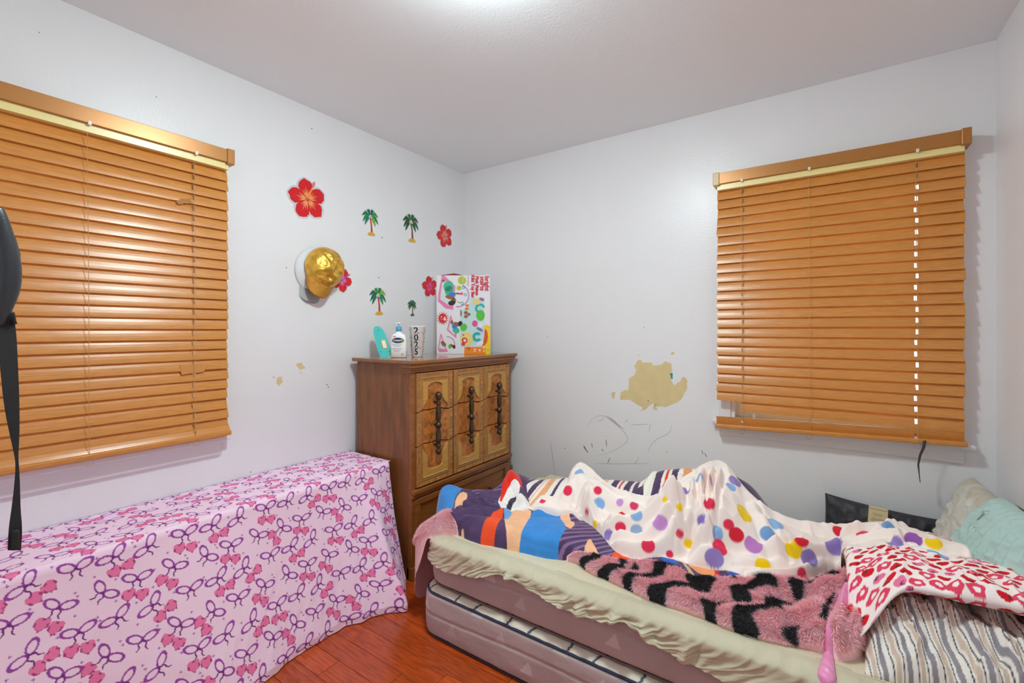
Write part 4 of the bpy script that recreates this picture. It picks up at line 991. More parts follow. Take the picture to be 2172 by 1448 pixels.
for L, am, sg in ((crop3([(640, 570), (800, 500), (1000, 510), (1170, 550)], *R1, .485), .014, .016), (crop3([(480, 640), (740, 590), (1100, 650), (1180, 640)], *R1, .48), .012, .016), (crop3([(700, 560), (900, 600), (1170, 630)], *R1, .48), -.016, .010), (crop3([(1170, 640), (1480, 620), (1760, 610), (1950, 640)], *R1, .482), .012, .02), (crop3([(1250, 165), (1290, 250), (1360, 330), (1430, 470)], *R1, .53), .012, .018), (crop3([(860, 470), (960, 530), (1100, 560)], *R1, .485), .006, .007), (crop3([(480, 700), (850, 890), (1260, 970), (1740, 1065)], *R1, .44), .008, .014), (crop3([(330, 270), (420, 190), (540, 150)], *R3, .6), .008, .01), (crop3([(340, 460), (480, 400), (640, 350), (740, 330)], *R3, .58), .012, .012)):
    zg = zg + ridge(L, am, sg) * prof(sd_g, .02)
plum = np.array(lin(84, 64, 100)); cg = np.broadcast_to(plum, GX.shape + (3,)) * (1 + .28 * fbm(GX * 30, GY * 30, 19))[..., None]
stp = (np.sin((GX * .8 - GY * .6) * 260) > .35) & (fbm(GX * 5, GY * 5, 88) > .05)
cg = np.where(stp[..., None], np.array(lin(140, 108, 148)), cg)
def gp(L, s, z, colr):
    global cg
    m_ = polysdf(GX, GY, smoothpoly(XY(crop3(L, *s, z)), 1)) > 0
    cg = np.where(m_[..., None], np.array(lin(*colr)) * (1 + .10 * fbm(GX * 35, GY * 35, 23))[..., None], cg)
BL, PE, OR, WH, RE = (62, 140, 214), (246, 190, 148), (240, 84, 44), (244, 240, 236), (232, 44, 32)
gp([(300, 540), (400, 400), (520, 350), (690, 370), (700, 440), (620, 490), (600, 580), (500, 650), (470, 720), (400, 660)], R1, .475, BL)
gp([(610, 570), (625, 480), (690, 430), (770, 450), (725, 530), (612, 590)], R1, .485, PE)
gp([(640, 795), (710, 710), (748, 850)], R1, .46, PE)
gp([(830, 905), (890, 810), (1020, 700), (1160, 650), (1168, 720), (1040, 850), (1000, 950)], R1, .465, OR)
gp([(1170, 700), (1240, 660), (1490, 640), (1470, 720), (1275, 1000), (1200, 830)], R1, .468, PE)
gp([(1270, 1000), (1480, 700), (1560, 620), (1700, 600), (1790, 620), (1800, 680), (1900, 830), (1830, 900), (1780, 970), (1745, 1100), (1500, 1065)], R1, .465, BL)
gp([(1800, 615), (1925, 615), (1920, 690), (1995, 740), (1910, 835), (1820, 690)], R1, .475, PE)
gp([(1165, 635), (1285, 640), (1190, 705)], R1, .48, (110, 170, 226))
gp([(1160, 630), (1190, 560), (1260, 470), (1350, 440), (1430, 470), (1520, 560), (1480, 600)], R1, .488, WH)
gp([(1090, 450), (1170, 340), (1240, 250), (1300, 240), (1370, 300), (1340, 400), (1250, 450), (1170, 515)], R1, .515, WH)
gp([(1110, 430), (1160, 250), (1240, 130), (1320, 140), (1370, 230), (1390, 310), (1320, 250), (1240, 260)], R1, .535, RE)
gp([(1200, 560), (1210, 500), (1260, 440), (1330, 435), (1270, 510), (1250, 570)], R1, .495, (58, 46, 72))
gp([(1005, 1030), (1075, 930), (1135, 1000), (1235, 1115), (1030, 1080)], R2, .45, PE)
gp([(1305, 1125), (1360, 1020), (1535, 1090), (1525, 1155)], R2, .45, OR)
gp([(1870, 1150), (1990, 1090), (2100, 1200), (1990, 1230)], R2, .445, (44, 100, 190))
gp([(820, 1200), (980, 1170), (1150, 1230), (1170, 1330), (1000, 1310)], R3, .44, (244, 160, 104))
gp([(1150, 1240), (1240, 1330), (1170, 1340)], R3, .44, (220, 50, 40)); gp([(1330, 1300), (1420, 1330), (1400, 1400), (1320, 1380)], R3, .435, (44, 100, 190)); gp([(760, 1150), (860, 1230), (960, 1360), (900, 1350)], R3, .44, (214, 180, 140))
gp([(1500, 1400), (1980, 1380), (1950, 1420)], R3, .435, (36, 80, 140))
gp([(330, 470), (390, 400), (540, 360), (760, 310), (650, 400), (620, 470), (560, 400), (470, 400)], R3, .585, RE)
gp([(390, 455), (470, 490), (420, 500)], R2, .5, RE)
# striped reverse side towards the wall
zone = (sstep(0, 1, GY * 0 + 1) > 0) & (polysdf(GX, GY, XY(crop3([(350, 330), (400, 500), (700, 520), (1000, 480), (1560, 470), (1690, 470)], *R2, .50)).tolist() + XY(crop3([(340, 460), (540, 385), (760, 330), (950, 330), (1300, 300)], *R3, .6)).tolist() + [[2.3, -.3], [2.0, -.05], [1.0, -.2], [.9, -.4]]) > 0)
sp_ = [(1125, 1136, plum), (1147, 1158, plum), (1162, 1164.5, lin(*PE)), (1171, 1184, lin(240, 176, 126)), (1195, 1202, plum), (1278, 1283, lin(236, 190, 180)), (1290, 1302, lin(240, 190, 160)), (1312, 1326, plum), (1331, 1335.5, lin(226, 66, 40)), (1343, 1358, plum), (1365, 1376, plum), (1388, 1406, plum), (1413, 1419, lin(226, 66, 40)), (1426, 1441, plum), (1452, 1470, lin(238, 160, 104)), (1480, 1484, lin(238, 160, 104)), (1576, 1592, lin(206, 120, 66)), (1600, 1604, lin(206, 80, 60)), (1611, 1622, plum)]
cs2 = np.broadcast_to(np.array(lin(246, 240, 230)), GX.shape + (3,)).copy(); shx = GX + (GY + .42) * .12 + .004 * fbm(GX * 20, GY * 20, 3)
for a, e, cc in sp_:
    z_ = .51 if a < 1370 else (.61 if a < 1500 else .57); yv = 1018 if a < 1370 else (1010 if a < 1500 else 1055); xa, xe = (PZ(q, yv, z_) for q in (a, e)); f_ = lambda p: p[0] + (p[1] + .42) * .12
    cs2 = np.where(((shx > f_(xa)) & (shx < f_(xe)))[..., None], np.array(cc) * (1 + .15 * fbm(GX * 40, GY * 40, 9))[..., None], cs2)
cg = np.where(zone[..., None], cs2, cg)
M_fleece = mat('plush_fleece', (1, 1, 1), .8, spec=.15, attr=True, sheen=.35, bump=.18, bscale=420)
geo = hmesh('fleece_blanket', zg, sd_g, M_fleece, cg); tag(geo, 'plum fleece blanket with blue, orange and peach shapes and a striped reverse', 'blanket')
SURF = np.where(sd_g > 0, np.maximum(SURF, zg), SURF)

# fur strands
edgez = np.argwhere((sd_f > .0015) & (sd_f < .028) & (GX > 1.2) & (GY < -.75) & ~(sd_s > 0) & (zf > SURF - .001)); footz = np.argwhere((sd_f > .003) & (GX < 1.0) & (zf > SURF - .001))
ok = (sd_f > .004) & ~(sd_s > .0) & (zf > SURF - .001) & ((GY < -.72) | (GX < .95))
cand = np.argwhere(ok); ns = 150000; pick = np.concatenate([cand[RNG.integers(0, len(cand), ns - 46000)], footz[RNG.integers(0, len(footz), 24000)], edgez[RNG.integers(0, len(edgez), 22000)]])
i0, j0 = pick[:, 0], pick[:, 1]; bx_, by_ = GX[i0, j0] + RNG.uniform(-.5, .5, ns) * ST, GY[i0, j0] + RNG.uniform(-.5, .5, ns) * ST
dzx = np.gradient(zf, ST, axis=1)[i0, j0]; dzy = np.gradient(zf, ST, axis=0)[i0, j0]
nrm = np.stack([-dzx, -dzy, np.ones(ns)], 1); nrm /= np.linalg.norm(nrm, axis=1)[:, None]
comb = np.stack([.5 * fbm(bx_ * 11, by_ * 11, 60), -.75 + .5 * fbm(bx_ * 11, by_ * 11, 70), np.full(ns, -.25)], 1)
dire = nrm * .75 + comb + RNG.normal(0, .22, (ns, 3)); dire /= np.linalg.norm(dire, axis=1)[:, None]
ln = RNG.uniform(.011, .021, ns)[:, None]; root = np.stack([bx_, by_, zf[i0, j0] - .001], 1)
side = np.cross(dire, nrm + RNG.normal(0, .3, (ns, 3))); side /= np.linalg.norm(side, axis=1)[:, None] + 1e-9
wv = .0011
V = np.stack([root - side * wv, root + side * wv, root + dire * ln], 1).reshape(-1, 3); F = np.arange(ns * 3).reshape(-1, 3)
cst = cf[i0, j0] * RNG.uniform(.92, 1.26, (ns, 1)); cst = np.repeat(cst, 3, 0); cst[2::3] *= 1.12
fs = npmesh('fur_pile', V, F, mat('fur_strand', (1, 1, 1), .7, attr=True, sheen=.4), fur, np.clip(cst, 0, 1), smooth=False); fs['kind'] = 'stuff'

# ================================================================== PILLOWS
def pillow(name, label, L, Wd, Tk, Mx, m, colf, seed, wr=.004, n=150, pinch=.10, sag=None, wfreq=9, rawcol=None, cat='pillow', rows=None):
    u = np.linspace(-1, 1, n); v = np.linspace(-1, 1, int(n * .75)); U, Vv = np.meshgrid(u, v)
    # pinched corners
    x = L / 2 * U * (1 - pinch * (1 - np.abs(Vv) ** 2) ** 1 * (np.abs(U) ** 4) * .55); y = Wd / 2 * Vv * (1 - pinch * (1 - U ** 2) * np.abs(Vv) ** 4 * .55)
    pr_ = ((1 - np.abs(U) ** 2.6) * (1 - np.abs(Vv) ** 2.6)); pr_ = np.clip(pr_, 0, 1) ** .52
    edge = 1 - pr_
    w1 = (1 - np.abs(fbm(U * wfreq * .6 + seed, Vv * wfreq * .35, seed, 3))) ** 2 * wr * 2 + fbm(U * wfreq * .5, Vv * wfreq * .4, seed + 4) * wr
    rad = np.sin(np.arctan2(Vv, U) * 22 + 4 * fbm(U * 3, Vv * 3, seed + 1)) * wr * .8 * edge * np.clip(pr_ * 4, 0, 1)
    zt_ = Tk / 2 * pr_ + (w1 + rad) * np.clip(pr_ * 3, 0, 1); zb_ = -Tk / 2 * pr_ - .3 * w1 * np.clip(pr_ * 3, 0, 1)
    if sag is not None: dz = sag(U, Vv); zt_ = zt_ + dz; zb_ = zb_ + dz
    top = np.stack([x, y, zt_], -1); bot = np.stack([x, y, zb_], -1)
    cc = colf(x, y, U, Vv); V, F, C = merge((top, gridF(*U.shape), cc), (bot, gridF(*U.shape, flip=True), cc))
    o = npmesh(name, V, F, m, None, C); o.matrix_world = Mx
    # weld the rim
    bm = bmesh.new(); bm.from_mesh(o.data); bmesh.ops.remove_doubles(bm, verts=bm.verts, dist=1e-5); bm.to_mesh(o.data); bm.free(); o.data.shade_smooth()
    return tag(o, label, cat)
def frame(c_, ux, uy):
    ux = Vector(ux).normalized(); uz = ux.cross(Vector(uy)).normalized(); uy = uz.cross(ux)
    M_ = Matrix((ux, uy, uz)).transposed().to_4x4(); M_.translation = Vector(c_); return M_
M_cot = mat('pillow_cotton', (1, 1, 1), .75, spec=.15, attr=True, bump=.06, bscale=600)
def stripes(x, y, U, Vv):
    q = (x + .22 * y + .012 * fbm(x * 7, y * 7, 2)); base = np.broadcast_to(np.array(lin(240, 236, 228)), x.shape + (3,)).copy(); p = (q / .046) % 1
    for a, e, cc in ((.02, .07, (70, 76, 84)), (.16, .34, (214, 196, 176)), (.42, .47, (84, 88, 96)), (.58, .80, (150, 146, 152))): base = np.where(((p > a) & (p < e))[..., None], np.array(lin(*cc)), base)
    return base
def berries(x, y, U, Vv):
    base = np.broadcast_to(np.array(lin(250, 240, 236)), x.shape + (3,)).copy(); cs = .037
    gi, gj = np.floor(x / cs), np.floor(y / cs)
    for di in (-1, 0, 1):
        for dj in (-1, 0, 1):
            ci, cj = gi + di, gj + dj; h = lambda k: np.abs(np.sin(ci * 127.1 + cj * 311.7 + k * 74.7) * 43758.5453) % 1
            lx = x - (ci + .5 + .5 * (cj % 2) - .25 + (h(1) - .5) * .25) * cs; ly = y - (cj + .5 + (h(2) - .5) * .25) * cs; a = h(3) * 6.28; lx, ly = rot2(lx, ly, a)
            kind = h(4); s = .0122 + .003 * h(5)
            X = lx / s * 1.1; Y = ly / s + .05; f = (X * X + Y * Y - 1) ** 3 - X * X * Y ** 3
            berry = np.hypot(lx / (s * .82), (ly) / (s * 1.1)) + .25 * np.clip(-ly / s, -1, 1) < 1
            red = (kind < .5) & berry; pk = (kind >= .5) & (kind < .7) & berry; ho = (kind >= .7) & (f < .15) & (f > -.42)
            base = np.where(red[..., None], np.array(lin(214, 26, 40)), base); base = np.where(pk[..., None], np.array(lin(236, 120, 160)), base); base = np.where(ho[..., None], np.array(lin(228, 70, 100)), base)
            leaf = (kind < .7) & (np.hypot(lx, ly - s * .85) < s * .36) & (np.abs(np.sin(np.arctan2(ly - s * .85, lx) * 2.5)) > .35); base = np.where(leaf[..., None], np.array(lin(50, 56, 54)), base)
    return base
strp = pillow('striped_pillow', 'white pillow with grey and tan stripes at the front of the bed head', .46, .54, .14, frame((2.522, -.862, .456), (1, -.04, .01), (.04, 1, .0)), M_cot, stripes, 4, .020, 300, .05, wfreq=8, sag=lambda U, V: -.03 * sstep(.2, 1, -U) * sstep(0, 1, -V) - .025 * sstep(.5, 1, -V))
straw = pillow('strawberry_pillow', 'white pillow printed with red strawberries and hearts', .50, .76, .075, frame((2.495, -.665, .550), (1, .02, .0), (-.02, .97, -.15)), M_cot, berries, 9, .006, 330, .05, wfreq=8, sag=lambda U, V: -.14 * sstep(.5, 1.05, -U) * sstep(.35, 1, -V) - .035 * sstep(.4, 1, -U) + .012 * np.exp(-((U - .2) / .5) ** 2) * sstep(.2, 1, -V))
def raster(o):
    """highest point of a finished thing on the bed grid"""
    global SURF
    V = np.empty(len(o.data.vertices) * 3, np.float32); o.data.vertices.foreach_get('co', V); V = V.reshape(-1, 3)
    M_ = np.array(o.matrix_world); V = V @ M_[:3, :3].T + M_[:3, 3]
    R_ = np.full(GX.shape, -1.); j = np.round((V[:, 0] - HX[0]) / ST).astype(int); i = np.round((V[:, 1] - HY[0]) / ST).astype(int)
    k_ = (i >= 0) & (i < R_.shape[0]) & (j >= 0) & (j < R_.shape[1]); np.maximum.at(R_, (i[k_], j[k_]), V[k_, 2])
    for _ in range(2):
        Q = R_.copy()
        for a, b_ in ((0, 1), (0, -1), (1, 0), (-1, 0)): Q = np.maximum(Q, np.roll(R_, (a, b_), (0, 1)))
        R_ = Q
    SURF = np.maximum(SURF, R_)
raster(strp); raster(straw)

# ---- cream polka dot fleece heap (figures left off, plain dots only)
fr_ = [(1121, 1078, .485), (1170, 1092, .48), (1223, 1090, .48), (1268, 1120, .468), (1298, 1154, .46), (1326, 1169, .458), (1367, 1178, .455), (1419, 1179, .452), (1468, 1191, .45), (1533, 1202, .45), (1580, 1223, .44), (1636, 1230, .44), (1670, 1227, .44), (1694, 1218, .445), (1732, 1201, .455), (1764, 1186, .465), (1795, 1191, .475), (1830, 1199, .505), (1894, 1201, .54), (1936, 1195, .56), (1959, 1198, .57), (2042, 1207, .58), (2068, 1201, .58)]
cr_ = [(2062, 1176, .60), (2046, 1168, .60), (1999, 1155, .595), (1964, 1140, .59), (1929, 1119, .58), (1905, 1112, .57), (1858, 1116, .55), (1764, 1113, .53), (1670, 1102, .545), (1623, 1083, .57), (1598, 1067, .59), (1570, 1048, .612), (1561, 1032, .635), (1548, 1005, .67), (1524, 989, .69), (1507, 990, .69), (1490, 998, .685), (1475, 1007, .675), (1458, 1022, .66), (1434, 1033, .64), (1419, 1045, .62), (1390, 1060, .575), (1341, 1054, .565), (1300, 1035, .575), (1277, 1020, .585), (1261, 1004, .60), (1231, 987, .615), (1216, 996, .605), (1203, 1013, .58), (1199, 1035, .55), (1190, 1058, .505), (1154, 1052, .505), (1140, 1056, .50)]
in_ = [(1500, 1100, .585), (1400, 1110, .545), (1300, 1065, .55), (1300, 1110, .505), (1600, 1140, .515), (1700, 1160, .495), (1800, 1150, .505), (1240, 1040, .575), (1580, 1085, .58), (1660, 1130, .53), (1880, 1160, .555), (1980, 1185, .595), (1440, 1080, .60), (1540, 1150, .51), (1450, 1150, .485), (1360, 1150, .475), (1250, 1085, .52), (1540, 1060, .63), (1480, 1040, .65), (1160, 1075, .50)]
Pc = XY(cr_); pushd = Pc - CAM[:2]; pushd /= np.linalg.norm(pushd, axis=1)[:, None]; hcr = np.array([q[2] for q in cr_])
outb = Pc + pushd * np.clip((hcr - .44) * .45, .02, .11)[:, None]
po = np.concatenate([XY(fr_), outb]); sd_p = polysdf(GX, GY, smoothpoly(po, 1))
Pf = XY(fr_); P3 = np.concatenate([Pf + pushd[:1] * 0 + (XY([(u, v - 10, z) for u, v, z in fr_]) - Pf) * .5, Pc, XY(in_)]); h3 = np.concatenate([[q[2] + .018 for q in fr_], hcr, [q[2] for q in in_]])
hp = tps(P3, h3, GX, GY, 5e-5)
zp = np.maximum(np.where(sd_p > .0, np.clip(hp, .44, .70), 0), SURF + .007)
pf = prof(sd_p, .03); zp = SURF * (1 - pf) + zp * pf
rid = [
 ([(1300, 1148, .475), (1360, 1166, .47), (1430, 1158, .475), (1480, 1148, .48), (1520, 1156, .475), (1580, 1172, .47), (1650, 1182, .465), (1720, 1178, .475), (1790, 1160, .495), (1850, 1150, .51)], .016, .014),
 ([(1300, 1130, .485), (1350, 1143, .48), (1400, 1140, .49), (1450, 1133, .49), (1475, 1140, .49)], .012, .010),
 ([(1590, 1218, .45), (1660, 1220, .45), (1720, 1198, .462), (1768, 1180, .475), (1830, 1193, .492), (1900, 1196, .505)], .012, .010),
 ([(1560, 1200, .455), (1640, 1204, .455), (1700, 1198, .46)], -.012, .008),
 ([(1243, 1050, .56), (1258, 1085, .53), (1298, 1110, .51), (1350, 1103, .525), (1400, 1095, .55), (1450, 1082, .59)], .020, .012),
 ([(1228, 1062, .55), (1240, 1090, .52), (1268, 1112, .49)], .016, .010),
 ([(1252, 1060, .55), (1275, 1085, .53), (1296, 1105, .51)], .014, .008),
 ([(1270, 1062, .55), (1330, 1085, .535), (1400, 1085, .56)], -.014, .010),
 ([(1280, 1125, .49), (1330, 1130, .49), (1360, 1120, .51)], -.012, .010),
 ([(1492, 1002, .68), (1482, 1035, .655), (1500, 1080, .61), (1506, 1110, .575)], .016, .010),
 ([(1512, 995, .685), (1498, 1040, .65), (1508, 1080, .61)], .014, .008),
 ([(1528, 1000, .68), (1520, 1040, .645), (1510, 1090, .595)], .016, .010),
 ([(1504, 1000, .68), (1490, 1045, .645), (1505, 1095, .59)], -.016, .006),
 ([(1520, 1005, .675), (1510, 1050, .64), (1506, 1090, .6)], -.014, .006),
 ([(1470, 1030, .655), (1468, 1060, .625), (1458, 1082, .605), (1440, 1080, .60), (1400, 1068, .59), (1376, 1068, .575)], .018, .009),
 ([(1440, 1100, .58), (1480, 1110, .57), (1498, 1122, .55), (1494, 1142, .52), (1476, 1146, .50)], .016, .009),
 ([(1440, 1112, .565), (1470, 1122, .545), (1482, 1135, .52)], -.014, .007),
 ([(1540, 1045, .64), (1620, 1080, .57)], .006, .02), ([(1600, 1090, .56), (1640, 1150, .51), (1650, 1175, .485)], .012, .018),
 ([(1520, 1150, .51), (1560, 1160, .495), (1610, 1165, .485)], -.010, .014),
 ([(1640, 1100, .545), (1740, 1122, .525), (1860, 1140, .53)], -.010, .016),
 ([(1690, 1165, .49), (1780, 1150, .505), (1860, 1145, .53), (1910, 1135, .54)], .012, .014),
 ([(1905, 1180, .56), (1900, 1165, .57), (1925, 1158, .585), (1980, 1168, .60), (2040, 1176, .602), (2058, 1188, .595)], .016, .010),
 ([(1935, 1180, .575), (1990, 1186, .59), (2040, 1192, .59)], -.016, .008),
 ([(1125, 1076, .495), (1170, 1082, .495), (1220, 1080, .50)], .010, .010), ([(1150, 1062, .50), (1200, 1066, .505), (1235, 1066, .53)], .012, .010), ([(1150, 1072, .497), (1220, 1072, .505)], -.010, .006),
 ([(1205, 1050, .545), (1215, 1058, .54), (1235, 1056, .55)], -.014, .010), ([(1240, 1030, .585), (1290, 1055, .56), (1350, 1075, .55)], .010, .016)]
for L, am, sg in rid: zp = zp + ridge(L, am * 1.5, sg) * prof(sd_p, .018)
fl = 1 - np.abs(fbm(GX * 9 + GY * 3, GY * 6 - GX * 2, 51, 3)); zp = zp + (.016 * fl ** 3 - .005) * pf * sstep(.0, .05, sd_p)
zp = zp + .003 * fbm(GX * 18, GY * 18, 33) * pf
zp = np.where(sd_p > 0, np.maximum(zp, SURF + .003), zp)
def hit(px, py, Z):
    d = _ray(px, py) / FPX; t = np.arange(.9, 2.9, .003); Q = CAM[None] + d[None] * t[:, None]
    j = np.round((Q[:, 0] - HX[0]) / ST).astype(int); i = np.round((Q[:, 1] - HY[0]) / ST).astype(int)
    ok_ = (i >= 0) & (i < Z.shape[0]) & (j >= 0) & (j < Z.shape[1]); zz_ = np.where(ok_, Z[np.clip(i, 0, Z.shape[0] - 1), np.clip(j, 0, Z.shape[1] - 1)], -1)
    k_ = np.argmax(Q[:, 2] < zz_); return Q[k_]
ZT = np.where(sd_p > 0, zp, SURF)
creamc = np.array(lin(250, 238, 230)); cpk = np.broadcast_to(creamc, GX.shape + (3,)).copy()
YE, RD, PU, LB, LV, LI = (246, 208, 22), (232, 52, 88), (150, 130, 196), (140, 184, 226), (196, 130, 204), (206, 150, 214)
dots = [(1578, 1088, .040, YE), (1645, 1108, .034, LB), (1683, 1165, .034, YE), (1520, 1130, .030, LB), (1527, 1160, .032, RD), (1598, 1154, .034, LV), (1515, 1183, .036, PU), (1618, 1200, .030, YE), (1715, 1183, .034, PU), (1770, 1157, .036, PU), (1837, 1128, .036, RD), (1700, 1217, .024, RD), (1800, 1187, .024, LB), (1905, 1190, .022, LI), (1898, 1150, .024, PU), (1980, 1150, .024, YE), (1990, 1172, .028, LB), (1375, 1157, .028, RD), (1400, 1108, .032, LI), (1350, 1092, .026, LB), (1271, 1068, .028, LB), (1204, 1040, .026, RD), (1150, 1058, .022, RD), (1268, 1040, .020, RD), (1228, 1000, .026, LB), (1262, 1112, .018, YE), (1292, 1135, .024, PU), (1316, 1118, .024, RD), (1315, 1065, .018, LI), (1480, 1012, .024, LB), (1508, 1018, .024, LI), (1550, 1032, .024, LB), (1560, 1020, .03, PU), (1492, 1105, .026, PU), (1443, 1075, .018, YE), (1460, 1152, .020, YE), (1505, 1068, .024, RD), (1453, 1038, .020, PU), (1420, 1175, .016, RD), (1412, 1060, .014, YE), (1545, 1112, .022, RD), (1562, 1134, .030, (222, 40, 58)), (1628, 1131, .030, (120, 160, 206)), (1700, 1143, .030, (222, 40, 58)), (1780, 1127, .026, (214, 40, 58)), (1885, 1118, .024, (120, 160, 206)), (1860, 1168, .036, (128, 168, 216)), (1938, 1144, .026, (150, 90, 170)), (1440, 1132, .020, (222, 60, 90)), (1350, 1125, .026, (150, 176, 206)), (1320, 1085, .018, (214, 40, 58)), (1345, 1072, .020, (214, 60, 110)), (1245, 1085, .016, (214, 50, 70)), (2055, 1198, .016, (236, 80, 110))]
for u, v, r_, cc in dots:
    q = hit(u, v, ZT)
    d = np.sqrt((GX - q[0]) ** 2 + (GY - q[1]) ** 2 + (zp - q[2]) ** 2); k_ = sstep(r_ * .88 + .0026, r_ * .88 - .0022, d)[..., None]; cpk = np.array(lin(*cc)) * k_ + cpk * (1 - k_)
pol = hmesh('dotted_blanket', zp, sd_p, mat('cream_fleece', (1, 1, 1), .75, spec=.15, attr=True, sheen=.4, bump=.1, bscale=420), cpk)
tag(pol, 'cream fleece blanket with coloured dots heaped across the bed', 'blanket')

grey = lambda x, y, U, V: np.broadcast_to(np.array(lin(48, 46, 52)), x.shape + (3,)) * (1 + .06 * fbm(x * 9, y * 9, 4))[..., None]
q0, q1 = PY(1750, 1046, -.075), PY(2010, 1106, -.075)
cw = float(np.linalg.norm(q1 - q0)); ux = (q1 - q0) / cw; chh = .36
cen = (q0 + q1) / 2 + np.array([ux[2], 0, -ux[0]]) * chh / 2 * 1.0
bc = pillow('black_cushion', 'black cushion with a gold paper tag standing against the wall', cw * 1.0, chh, .11, frame(cen, ux, (-ux[2], .05, ux[0])), mat('black_cushion_cloth', (1, 1, 1), .55, attr=True, bump=.08, bscale=300), grey, 6, .003, 110, .10, cat='cushion')
tg = PY(1862, 1094, -.132)
tgm = frame((tg[0], -.134, tg[2]), ux, (-ux[2], .30, ux[0]))
o = obj('paper_tag', bx(bmesh.new(), -.032, .032, -.032, .034, -.001, .001, .0004), mat('gold_paper', lin(214, 198, 152), .45), None); o.matrix_world = tgm; o.parent = bc; o.matrix_parent_inverse = bc.matrix_world.inverted()
o['label'] = 'cream paper tag hanging over the seam'
b = bmesh.new()
for z, w_ in ((.008, .018), (.001, .014), (-.012, .02), (-.018, .024), (-.024, .02)): bx(b, -w_, w_, z - .0008, z + .0008, .001, .0014)
o2 = obj('tag_print', b, mat('tag_ink', lin(120, 104, 80), .5), None); o2.parent = o
obj('tag_fold', bx(bmesh.new(), -.030, .030, .026, .036, -.012, .004, .002), mat('gold_paper'), o)
# grey pillow in a teal case at the right wall
def teal(x, y, U, V):
    t_ = sstep(-.05, .05, U + .12 * np.sin(V * 5))[..., None]; n_ = fbm(x * 7, y * 7, 4)[..., None]
    a = np.array(lin(206, 206, 196)) * (1 + .14 * n_); st_ = sstep(.1, .5, n_); a = a * (1 - .4 * st_) + np.array(lin(160, 150, 120)) * .4 * st_
    return a
cen = np.array([2.635, -.46, .565])
wp = pillow('white_pillow', 'stained white pillow in a pale teal case against the right wall', .68, .32, .12, frame(cen, (.06, -1, .03), (.36, .02, .93)), M_cot, teal, 12, .006, 150, .16, wfreq=9, sag=lambda U, V: .0 * U)
Lc, Wc = .68, .32
u = np.linspace(.02, 1, 90); v = np.linspace(-1, 1, 80); U, Vv = np.meshgrid(u, v); U = U + .05 * np.sin(Vv * 4) * (U < .2)
x = Lc / 2 * U * 1.03; y = Wc / 2 * Vv * 1.02; pr_ = np.clip((1 - np.abs(U * .97) ** 2.6) * (1 - np.abs(Vv * .995) ** 2.6), 0, 1) ** .52
w_ = (1 - np.abs(fbm(U * 9, Vv * 4, 5, 3))) ** 2 * .014 + .004 * np.sin(U * 60 + 4 * Vv)
top = np.stack([x, y, .070 * pr_ + w_ * np.clip(pr_ * 2, 0, 1)], -1); bot = np.stack([x, y, -.066 * pr_], -1)
cc = np.broadcast_to(np.array(lin(178, 206, 200)), U.shape + (3,)) * (1 + .08 * fbm(U * 6, Vv * 6, 8))[..., None]
V, F, C = merge((top, gridF(*U.shape), cc), (bot, gridF(*U.shape, flip=True), cc)); pc = npmesh('pillowcase', V, F, M_cot, wp, C); pc['label'] = 'pale teal pillowcase'
# olive pillow corner at the edge of the bed
olive = lambda x, y, U, V: np.broadcast_to(np.array(lin(178, 168, 112)), x.shape + (3,)) * (1 + .1 * fbm(x * 9, y * 9, 4))[..., None]
oc = PZ(2150, 1442, .40)
pillow('olive_pillow', 'olive pillow corner sticking out below the striped pillow', .22, .20, .05, frame((oc[0] + .10, oc[1] - .09, .43), (1, -.1, 0), (.1, 1, 0)), M_cot, olive, 15, .003, 60, .1)

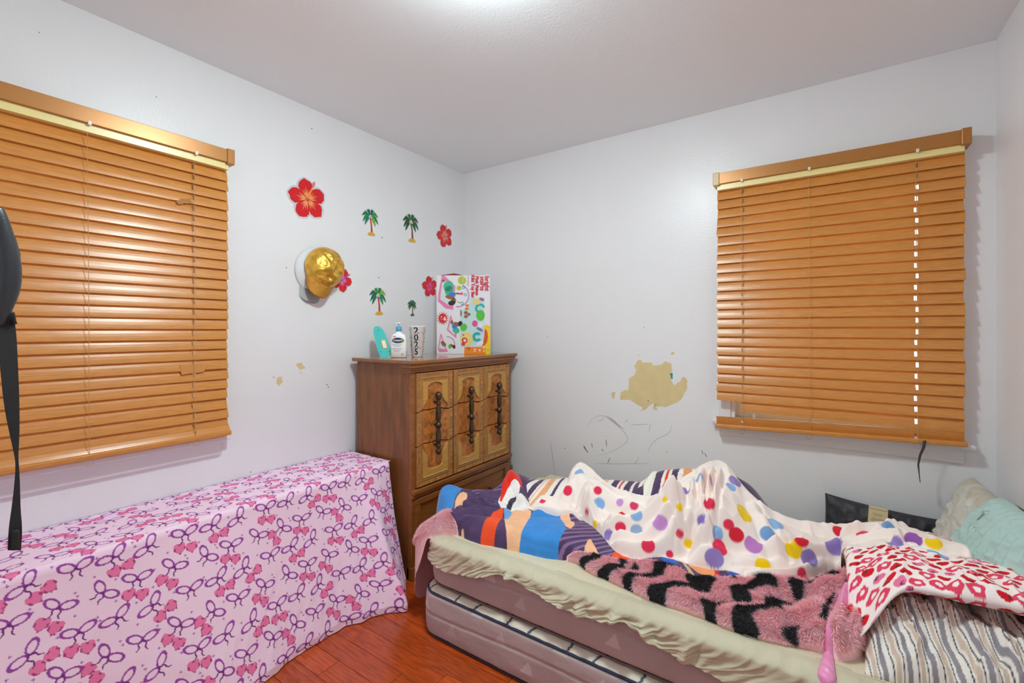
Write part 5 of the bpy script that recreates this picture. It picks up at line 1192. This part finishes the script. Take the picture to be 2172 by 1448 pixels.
# ================================================================== BACKPACK WITH HANGING STRAP (edge of frame)
bpk = thing('backpack', 'black backpack hanging on the rear wall with a long loose strap', 'bag', (1.02, YR, 1.30))
M_bag = mat('bag_nylon', lin(44, 48, 54), .38, bump=.1, bscale=500); M_web = mat('bag_webbing', lin(24, 24, 26), .55, bump=.5, bscale=900)
def sup(name, cx, cy, cz, rx, ry, rz, m, e=.6, parent=bpk):
    u = np.linspace(0, 2 * math.pi, 40); v = np.linspace(-math.pi / 2, math.pi / 2, 24); U, V_ = np.meshgrid(u, v); f = lambda c_: np.sign(c_) * np.abs(c_) ** e
    P_ = np.stack([cx + rx * f(np.cos(V_)) * f(np.cos(U)), cy + ry * f(np.cos(V_)) * f(np.sin(U)), cz + rz * f(np.sin(V_))], -1)
    return npmesh(name, P_, gridF(24, 40), m, parent)
def rel(px, py, x):      # pixel on plane x=const, in bag space
    p = PX(px, py, x); return Vector((p[0] - 1.02, p[1] - YR, p[2] - 1.30))
sup('bag_body', -.02, .085, -.10, .15, .08, .26, M_bag)
# shoulder pad seen at the picture edge
XP = 1.16
pad = [rel(-14, 440, XP), rel(2, 500, XP), rel(14, 560, XP), rel(12, 610, XP), rel(-4, 655, XP), rel(-16, 690, XP)]
pts = smoothpoly(np.array([list(p) for p in pad]), 2, False)
obj('shoulder_pad', tube([Vector(p) for p in pts], [.009 + .008 * math.sin(math.pi * (i + 1) / (len(pts) + 1)) for i in range(len(pts))], 16), M_bag, bpk, True)
obj('pad_edge', tube([rel(6, 470, XP), rel(26, 505, XP), rel(36, 540, XP), rel(34, 600, XP), rel(14, 650, XP)], .004, 8), M_web, bpk, True)
obj('buckle', tube([rel(-6, 655, XP), rel(20, 668, XP), rel(28, 688, XP)], [.008, .007, .005], 8), mat('buckle_black', lin(20, 20, 22), .3), bpk, True)
stp_ = [(-6, 26, 660), (-6, 34, 700), (0, 38, 780), (8, 41, 860), (20, 41, 920), (31, 38, 968), (33, 40, 990), (30, 42, 1030), (24, 43, 1080), (18, 47, 1120), (16, 44, 1166)]
b = bmesh.new(); prev = None
pl = [np.concatenate([np.array(rel(a, y_, XP)), np.array(rel(e, y_, XP))]) for a, e, y_ in stp_]; pl = smoothpoly(np.array(pl), 2, False)
for q in pl:
    cur = (b.verts.new(q[:3]), b.verts.new(q[3:]))
    if prev: b.faces.new((prev[0], prev[1], cur[1], cur[0]))
    prev = cur
solid(b, .0022); bmesh.ops.recalc_face_normals(b, faces=b.faces)
ws = obj('webbing_strap', b, M_web, bpk)
obj('strap_end', bx(bmesh.new(), -.011, .011, -.004, .004, -.03, .0, .002), M_web, bpk, loc=rel(31, 1122, XP))
hk = obj('wall_hook', tube([(0, 0, .30), (0, .04, .30), (0, .05, .33)], .006, 8), M_alu, bpk, True)
obj('hang_loop', tube([(-.03, .06, .14), (-.01, .045, .31), (.01, .045, .31), (.03, .06, .14)], .005, 8), M_web, bpk, True)
